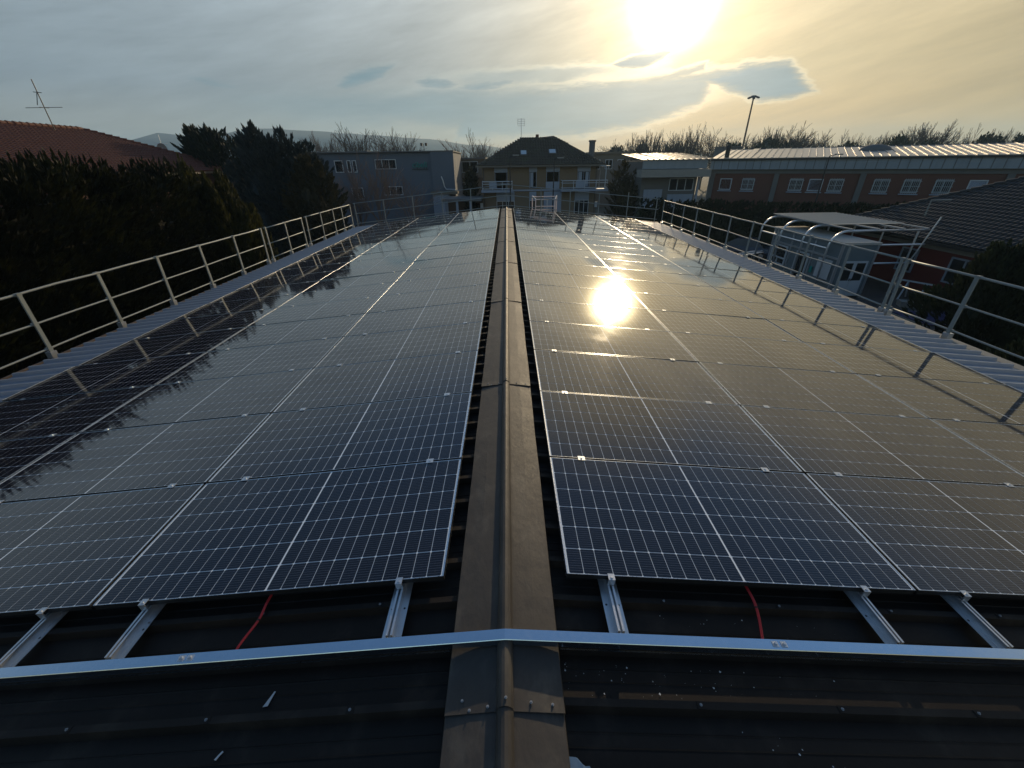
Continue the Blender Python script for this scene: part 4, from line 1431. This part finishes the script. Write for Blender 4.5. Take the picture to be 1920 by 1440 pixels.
def mast(name, label, cat, loc, h, r, head):
    t = thing(name, label, cat, loc)
    MB().tube((0, 0, 0), (0, 0, h), r, r * 0.55, 10).build('pole', M['gutter'] if head == 'flood' else M['black'], t)
    if head == 'flood':
        MB().tube((0, 0, h), (0, 0, h + 0.35), 0.55, 0.55, 12).build('crown_ring', M['grey2'], t)
        for k in range(6):
            a = k * math.pi / 3
            m4 = Matrix.Translation((0.95 * math.cos(a), 0.95 * math.sin(a), h - 0.05)) @ Matrix.Rotation(a, 4, 'Z') @ Matrix.Rotation(0.35, 4, 'Y')
            MB().box(-0.35, 0.35, -0.28, 0.28, -0.06, 0.16, m4).build('lamp_head', M['grey2'], t)
    else:
        MB().tube((0, 0, h), (0.45, -0.25, h + 0.12), 0.03, n=6).build('arm', M['black'], t)
        m4 = Matrix.Translation((0.55, -0.3, h + 0.12))
        MB().box(-0.3, 0.3, -0.12, 0.12, -0.05, 0.05, m4).build('lamp_head', M['concrete'], t)


mast('floodlight_mast', 'tall yard floodlight mast with ring of lamps above the warehouse roof', 'light mast', (57.9, 115, 0), 19.6, 0.28, 'flood')
mast('street_lamp', 'slim dark street lamp in front of the left half of the tan house', 'street lamp', (0.35, 43, 0), 7.45, 0.08, 'lamp')
mast('street_lamp', 'slim dark street lamp before the right balcony of the tan house', 'street lamp', (4.45, 43, 0), 7.2, 0.08, 'lamp')
mast('street_lamp', 'slim dark street lamp in front of the brick warehouse', 'street lamp', (28.6, 41.0, 0), 7.15, 0.08, 'lamp')
t = thing('utility_block', 'small dark block house on the skyline beside the floodlight mast', 'building', (43.6, 90, 0))
MB().box(-1.8, 1.6, 0, 4, -0.2, 9.0).build('wall', M['grey2'], t)
slab(t, 'roof', -2.0, 1.8, -0.2, 4.2, 9.003, 9.15, 'grey2')
window(t, -0.4, 0.5, 7.9, 8.5, -0.02, 0.1, 0.1, 0, 0, 'shutter')

# ------------------------------------------------------------------ vegetation


def leaf(b, p, d, ln, wd):
    d = d.normalized()
    a = d.orthogonal().normalized()
    a = (Matrix.Rotation(rnd.random() * 6.283, 3, d) @ a)
    b.v += [tuple(p - d * ln * 0.1), tuple(p + d * ln * 0.45 + a * wd), tuple(p + d * ln), tuple(p + d * ln * 0.45 - a * wd)]
    o = len(b.v)
    b.f.append((o - 4, o - 3, o - 2, o - 1))


def plume(b, base, tip, width, n, ln, wd):
    d = tip - base
    for i in range(n):
        t = rnd.random() ** 0.75
        w = width * (1 - t) ** 0.8 * rnd.random() ** 0.5
        off = Vector((rnd.gauss(0, 1), rnd.gauss(0, 1), rnd.gauss(0, 1)))
        off = off.normalized() * w if off.length > 0 else off
        leaf(b, base + d * t + off, d.normalized() + off * (0.5 / max(width, 0.05)) + Vector((0, 0, 0.25)), ln * (0.7 + 0.6 * rnd.random()), wd)


def lump(b, c, rx, ry, rz_, sd, n=10):
    """rough dark inner mass, hidden under the leaves"""
    for i in range(n + 1):
        th = math.pi * i / n
        for j in range(n * 2):
            ph = math.pi * j / n
            k = 1 + 0.3 * mnoise.noise(Vector((math.cos(ph) * 2 + sd, math.sin(ph) * 2, th * 2)))
            b.v.append((c[0] + rx * k * math.sin(th) * math.cos(ph), c[1] + ry * k * math.sin(th) * math.sin(ph), c[2] + rz_ * k * math.cos(th)))
    o = len(b.v) - (n + 1) * n * 2
    for i in range(n):
        for j in range(n * 2):
            b.f.append((o + i * n * 2 + j, o + i * n * 2 + (j + 1) % (n * 2), o + (i + 1) * n * 2 + (j + 1) % (n * 2), o + (i + 1) * n * 2 + j))


def conifer(name, label, cat, loc, h, r, m_, nplume, leaves, spire=1.0, h0=0.0, ln=0.28, wd=0.05, up=0.9, group=None, leaders=((0, 0, 1, 1),)):
    t = thing(name, label, cat, loc, 0, group)
    MB().tube((0, 0, -0.1), (0, 0, h * 0.8), 0.16, 0.04, 8).build('trunk', M['bark'], t)
    b = MB()
    lump(b, (0, 0, h * 0.42), r * 0.5, r * 0.5, h * 0.38, rnd.random() * 9)
    for lx, ly, lh, lr in leaders:
        hh, r2, o = h * lh, r * lr, Vector((lx, ly, 0))
        for i in range(max(20, int(nplume * lr * lh / len(leaders) * 1.25))):
            q = rnd.random() ** 0.9
            z = h0 + (hh - h0) * q
            rr = r2 * min(1.0, 0.05 + 1.75 * (1 - q) ** spire) * (0.72 + 0.45 * rnd.random())
            a = rnd.random() * 6.283
            dirv = Vector((math.cos(a), math.sin(a), 0))
            tip = o + dirv * rr + Vector((0, 0, z + (0.10 + 0.25 * rnd.random()) * r2 * up))
            base = o + dirv * rr * 0.3 + Vector((0, 0, max(0.2, z - rr * 0.35)))
            plume(b, base, tip, r2 * 0.24, leaves, ln, wd)
    b.build('crown', M[m_], t, fix=False)
    return t


# tall clipped conifer hedge along the left side
HG = thing('conifer_hedge', 'tall dark thuja hedge standing close along the left side of the roof', 'hedge', (-12.6, 0, 0))


def hedge_top(yv):
    base = 7.02 + 0.28 * mnoise.noise(Vector((yv * 0.45, 1.7, 0))) + 0.20 * mnoise.noise(Vector((yv * 1.3, 5, 0)))
    return base + 0.18 * math.exp(-((yv - 13.0) / 1.0) ** 2) - 0.50 * math.exp(-((yv - 15.4) / 1.1) ** 2)


b = MB()
yy = -4.0
while yy < 16.8:
    hh = hedge_top(yy)
    b.box(-0.9, -0.05 + 0.12 * rnd.random(), yy, yy + 0.62, 0, hh - (1.55 if 15.9 < yy < 17.0 else 0.72) - 0.2 * rnd.random())
    yy += 0.6
for i in range(3000):
    yv = rnd.uniform(-3.5, 17.2) if i % 3 else rnd.uniform(8, 17.2)
    top = hedge_top(yv)
    if rnd.random() < 0.42:
        p = Vector((rnd.uniform(-1.1, 0.6), yv, top - 0.45))
        tip = p + Vector((rnd.gauss(0, 0.18), rnd.gauss(0, 0.18), 0.35 + 0.35 * rnd.random()))
        plume(b, p - Vector((0, 0, 0.25)), tip, 0.17, 26, 0.17, 0.028)
    else:
        z = top - 0.3 - rnd.random() ** 0.8 * 4.6
        bulge = 0.35 * mnoise.noise(Vector((yv * 0.7, z * 0.7, 3)))
        p = Vector((0.35 + bulge, yv, z))
        tip = p + Vector((0.30 + 0.35 * rnd.random(), rnd.gauss(0, 0.22), 0.15 + 0.35 * rnd.random()))
        plume(b, p - Vector((0.2, 0, 0.1)), tip, 0.20, 24, 0.18, 0.030)
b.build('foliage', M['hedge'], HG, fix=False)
for k in range(9):
    MB().tube((-0.4, -2 + 2.1 * k, -0.1), (-0.4, -2 + 2.1 * k, 4.5), 0.09, 0.05, 6).build('trunk', M['bark'], HG)

conifer('round_cypress', 'dark round topped cypress beside the red tiled roof', 'conifer', (-24.2, 39.5, 0), 9.5, 2.9, 'cypress', 380, 60, 0.5, 3.0, 0.34, 0.06, leaders=((0, 0, 0.95, 1.0), (-1.3, 0, 1.0, 0.6), (1.2, 0.3, 0.92, 0.7)))
conifer('blue_conifer', 'tall blue green conifer with pointed tips, left of the grey block', 'conifer', (-18.7, 35.4, 0), 9.15, 2.5, 'cedar', 420, 60, 0.75, 1.0, 0.32, 0.055, 1.2, leaders=((0, 0, 1.0, 0.9), (-1.2, 0.3, 0.86, 0.7), (1.1, -0.4, 0.92, 0.8), (-2.0, -0.2, 0.74, 0.6)))
conifer('blue_conifer', 'shorter blue green conifer joined to the tall pointed one on its right', 'conifer', (-16.6, 35.8, 0), 8.6, 2.4, 'cedar', 400, 60, 0.6, 1.0, 0.32, 0.055, 1.2, leaders=((0, 0, 1.0, 0.9), (1.2, 0.2, 0.93, 0.85), (-0.9, 0.4, 0.95, 0.8), (1.9, -0.3, 0.82, 0.7)))
conifer('dark_conifer', 'dark green conical conifer in front of the left end of the grey block', 'conifer', (-14.7, 34.0, 0), 7.2, 2.0, 'olive', 300, 60, 0.75, 0.5, 0.28, 0.05, leaders=((0, 0, 1, 0.9), (1.0, 0, 0.95, 0.8), (-1.0, 0.2, 0.9, 0.8)))
conifer('olive_tree', 'bushy brownish evergreen between the tan house and the workshop', 'evergreen tree', (13.2, 50.5, 0), 6.6, 1.5, 'olive_light', 260, 40, 0.45, 0.5, 0.30, 0.05, leaders=((-0.5, 0, 1.0, 0.9), (0.9, 0.3, 0.9, 0.9), (0.2, -0.5, 0.75, 1.0)))
conifer('olive_tree', 'narrow green evergreen standing left of the tan house wall', 'evergreen tree', (-4.2, 53.5, 0), 6.4, 0.9, 'olive', 110, 50, 0.5, 0.5, 0.28, 0.05)


def bush(name, label, loc, rx, ry, h, m_, n, leaves, cat='shrub', ln=0.2, wd=0.05):
    t = thing(name, label, cat, loc)
    b = MB()
    lump(b, (0, 0, h * 0.36), rx * 0.5, ry * 0.5, h * 0.34, rnd.random() * 9)
    for i in range(n):
        a = rnd.random() * 6.283
        e = rnd.random() ** 0.7 * 1.5
        k = 0.85 + 0.35 * mnoise.noise(Vector((math.cos(a) * 2, math.sin(a) * 2, e * 2 + h)))
        d = Vector((rx * math.cos(a) * math.cos(e), ry * math.sin(a) * math.cos(e), h * (0.25 + 0.72 * math.sin(e)))) * k
        plume(b, d * 0.75, d + Vector((0, 0, 0.12)), 0.35 * min(rx, 1.2), leaves, ln, wd)
    b.build('foliage', M[m_], t, fix=False)
    for k in range(3):
        MB().tube((0.1 * k, 0, -0.1), (0.4 * (k - 1), 0.2, h * 0.5), 0.05, 0.02, 6).build('stem', M['bark'], t)
    return t


bush('laurel_shrub', 'big dark laurel shrub at the right edge beyond the guard rail', (18.6, 14.6, 0), 2.3, 3.2, 4.4, 'shrub', 620, 34)
bush('laurel_shrub', 'smaller dark shrub against the red bungalow wall', (21.6, 17.2, 0), 1.5, 1.6, 2.7, 'shrub', 320, 30)
bush('laurel_shrub', 'low dark shrub in the right foreground below the guard rail', (15.2, 9.2, 0), 2.4, 3.0, 2.6, 'shrub', 480, 32)

bush('rounded_thuja', 'big rounded yellowish green conifer bush at the far end of the tall hedge', (-12.9, 19.7, 0), 1.9, 3.1, 7.35, 'thuja_gold', 1500, 34, 'conifer', 0.19, 0.034)

HR = thing('boundary_hedge', 'long dark green hedge in front of the brick warehouse wall', 'hedge', (0, 0, 0))
b = MB()
for i in range(44):
    t_ = i / 43
    p = Vector((13.0, 42.5, 0)).lerp(Vector((34.0, 32.5, 0)), t_)
    lump(b, (p.x, p.y, 1.5), 0.75, 0.75, 1.55, i, 6)
for i in range(1000):
    t_ = rnd.random()
    p = Vector((13.0, 42.5, 0)).lerp(Vector((34.0, 32.5, 0)), t_)
    z = 3.35 + 0.3 * mnoise.noise(Vector((t_ * 14, 0, 0)))
    q = Vector((p.x + rnd.uniform(-0.9, 0.7), p.y - 0.7 * rnd.random() - 0.2, z * (1 - 0.75 * rnd.random() ** 1.6)))
    plume(b, q, q + Vector((rnd.gauss(0, 0.15), -0.25, 0.4)), 0.32, 22, 0.24, 0.05)
b.build('foliage', M['shrub'], HR, fix=False)


def bare_mesh(seed, h, upright, spread, levels=4, nfirst=26, minr=0.012):
    """leafless crown: tapered limbs, then finer and finer twigs; returns trunk and crown meshes"""
    rr = random.Random(seed)
    tr, cr = MB(), MB()

    def grow(b, p, d, ln, r, lev):
        segs = 3
        q = p.copy()
        for i in range(segs):
            d2 = (d + Vector((rr.gauss(0, 0.10), rr.gauss(0, 0.10), rr.gauss(0, 0.06) + 0.10 * upright))).normalized()
            q2 = q + d2 * ln / segs
            r0 = max(minr, r * (1 - 0.25 * i))
            r1 = max(minr * 0.7, r * (1 - 0.25 * (i + 1)))
            b.tube(q, q2, r0, r1, 4 if lev < 2 else 3, False)
            if lev < levels:
                for k in range((2, 2, 3, 3)[min(lev, 3)]):
                    a = rr.random() * 6.283
                    side = d2.orthogonal().normalized()
                    side = Matrix.Rotation(a, 3, d2) @ side
                    nd = (d2 * (0.9 + 0.5 * upright) + side * spread * (0.7 + 0.6 * rr.random())).normalized()
                    grow(b, q2, nd, ln * (0.50 + 0.2 * rr.random()), r1 * 0.6, lev + 1)
            q, d = q2, d2

    th = h * 0.30
    tr.tube((0, 0, -0.1), (0, 0, th), h * 0.020, h * 0.016, 8, False)
    for i in range(nfirst // 4):
        a = 6.283 * i / (nfirst // 4) + rr.gauss(0, 0.3)
        d = Vector((math.cos(a) * spread, math.sin(a) * spread, 1.0)).normalized()
        grow(cr, Vector((0, 0, th * (0.75 + 0.3 * rr.random()))), d, h * (0.42 + 0.14 * rr.random()), h * 0.009, 1)
    grow(cr, Vector((0, 0, th)), Vector((0, 0, 1)), h * 0.55, h * 0.014, 1)
    zs = sorted(p[2] for p in cr.v)
    k = h / zs[int(len(zs) * 0.97)]
    for q in (tr, cr):
        q.v = [(p[0] * k, p[1] * k, p[2] * k) for p in q.v]
    return tr.mesh('trunk', M['bark']), cr.mesh('crown', M['twig'])


protos = [bare_mesh(15, 10, 0.9, 0.42, 3, 24, 0.034), bare_mesh(16, 10, 0.7, 0.7, 3, 36, 0.034), bare_mesh(11, 10, 1.2, 0.35, 3, 40, 0.034), bare_mesh(12, 10, 0.8, 0.50, 3, 44, 0.034), bare_mesh(13, 10, 1.6, 0.28, 3, 40, 0.034), bare_mesh(14, 10, 0.5, 0.6, 3, 44, 0.034)]
src = {}
for k, (tm, cm) in enumerate(protos):
    src[k] = (tm, cm)


def bare(name, label, loc, h, k, rz, group, sx=1.0):
    t = thing(name, label, 'tree', loc, rz, group)
    t.scale = (h / 10 * sx, h / 10 * sx, h / 10)
    put('trunk', src[k][0], t)
    put('crown', src[k][1], t)


# skyline row behind the warehouse, left to right
sky_row = []
for i in range(30):
    q = 0.222 + 0.0285 * i + rnd.uniform(-0.009, 0.009)
    yv = 128 + rnd.uniform(-10, 12) - 26 * max(0.0, q - 0.6)
    tall = rnd.choice((-0.8, 0.0, 0.6)) + 1.3 if (0.28 < q < 0.42 or 0.53 < q < 0.62 or 0.84 < q < 0.92) else rnd.choice((-0.9, 0.0, 0.3))
    sky_row.append((q * yv, yv, rnd.uniform(10.6, 11.8) + tall))
sky_row.sort(key=lambda q: q[0] / q[1])
for i, (x, yv, hgt) in enumerate(sky_row):
    nm = ORD[i] if i < len(ORD) else None
    lab = f'bare winter tree on the skyline behind the warehouse, {nm} from the left' if nm else 'bare winter tree at the right end of the skyline row'
    bare('bare_tree', lab, (x, yv, 0), hgt, (i * 5 + i // 3) % 6, rnd.random() * 6, 'bare trees on the right skyline', rnd.uniform(0.95, 1.5))
# dark evergreen clumps under them
for i, (x, yv, h_) in enumerate([(33, 140, 11.0), (41, 142, 11.4), (50, 138, 11.2), (58, 120, 11.0), (66, 118, 11.8), (74, 122, 11.2), (82, 112, 10.2), (90, 108, 11.2), (99, 110, 10.6), (108, 105, 11.4), (116, 104, 12.2), (125, 106, 11.4)]):
    t = thing('evergreen_clump', f'dark evergreen clump under the bare trees behind the warehouse, {ORD[i]} from the left', 'tree', (x, yv, 0), 0, 'evergreen clumps on the right skyline')
    b = MB()
    lump(b, (0, 0, h_ * 0.5), 3.0, 3.0, h_ * 0.42, i, 8)
    for k in range(110):
        a = rnd.random() * 6.283
        e = rnd.random() * 1.5
        d = Vector((4.4 * math.cos(a) * math.cos(e), 4.4 * math.sin(a) * math.cos(e), h_ * (0.35 + 0.62 * math.sin(e)))) * (0.9 + 0.12 * rnd.random())
        plume(b, d * 0.85, d + Vector((0, 0, 0.15)), 0.8, 14, 0.55, 0.2)
    b.build('crown', M['cypress'], t, fix=False)
    MB().tube((0, 0, -0.1), (0, 0, h_ * 0.4), 0.3, 0.2, 6).build('trunk', M['bark'], t)
left_row = [(-50, 112, 10.6), (-42.5, 110, 11.9), (-34.8, 110, 12.8), (-29.5, 118, 10.2), (-24.4, 110, 12.2), (-9.0, 112, 11.4), (-5.6, 116, 10.4)]
for i, (x, yv, hgt) in enumerate(left_row):
    bare('bare_tree', f'bare winter tree on the left skyline behind the grey block, {ORD[i]} from the left', (x, yv, 0), hgt, (i + 1) % 6, rnd.random() * 6, 'bare trees on the left skyline', 1.15)
# nearer leafless garden trees before the grey block
gp = [bare_mesh(31, 10, 0.6, 0.5, 3, 28, 0.024), bare_mesh(32, 10, 0.4, 0.65, 3, 28, 0.024)]
for q in gp:
    q[1].materials[0] = M['gardentwig']
for i, (x, yv, hgt, lab) in enumerate([(-11.8, 41, 7.4, 'pruned leafless tree in front of the windows of the grey block'), (-9.2, 43, 5.6, 'low leafless tree in front of the teal sign wall of the grey block'), (-14.0, 42, 6.2, 'leafless tree at the edge of the dark conical conifer')]):
    t = thing('garden_tree', lab, 'tree', (x, yv, 0), rnd.random() * 6, 'leafless garden trees')
    t.scale = (hgt / 10,) * 3
    put('trunk', gp[i % 2][0], t)
    put('crown', gp[i % 2][1], t)

# ------------------------------------------------------------------ the hazy winter air
hz = MB().box(-2600, 2600, -200, 2180, -1.6, 125)
ho = hz.mesh('haze', M['white'])
ho.materials.clear()
hm = bpy.data.materials.new('winter_haze')
hm.use_nodes = True
ht = hm.node_tree
ht.nodes.clear()
pv = ht.nodes.new('ShaderNodeVolumePrincipled')
pv.inputs['Color'].default_value = (0.50, 0.76, 1.0, 1)
pv.inputs['Density'].default_value = 0.00033
pv.inputs['Anisotropy'].default_value = 0.35
out = ht.nodes.new('ShaderNodeOutputMaterial')
ht.links.new(pv.outputs[0], out.inputs['Volume'])
ho.materials.append(hm)
tag(put('haze', ho), kind='stuff')
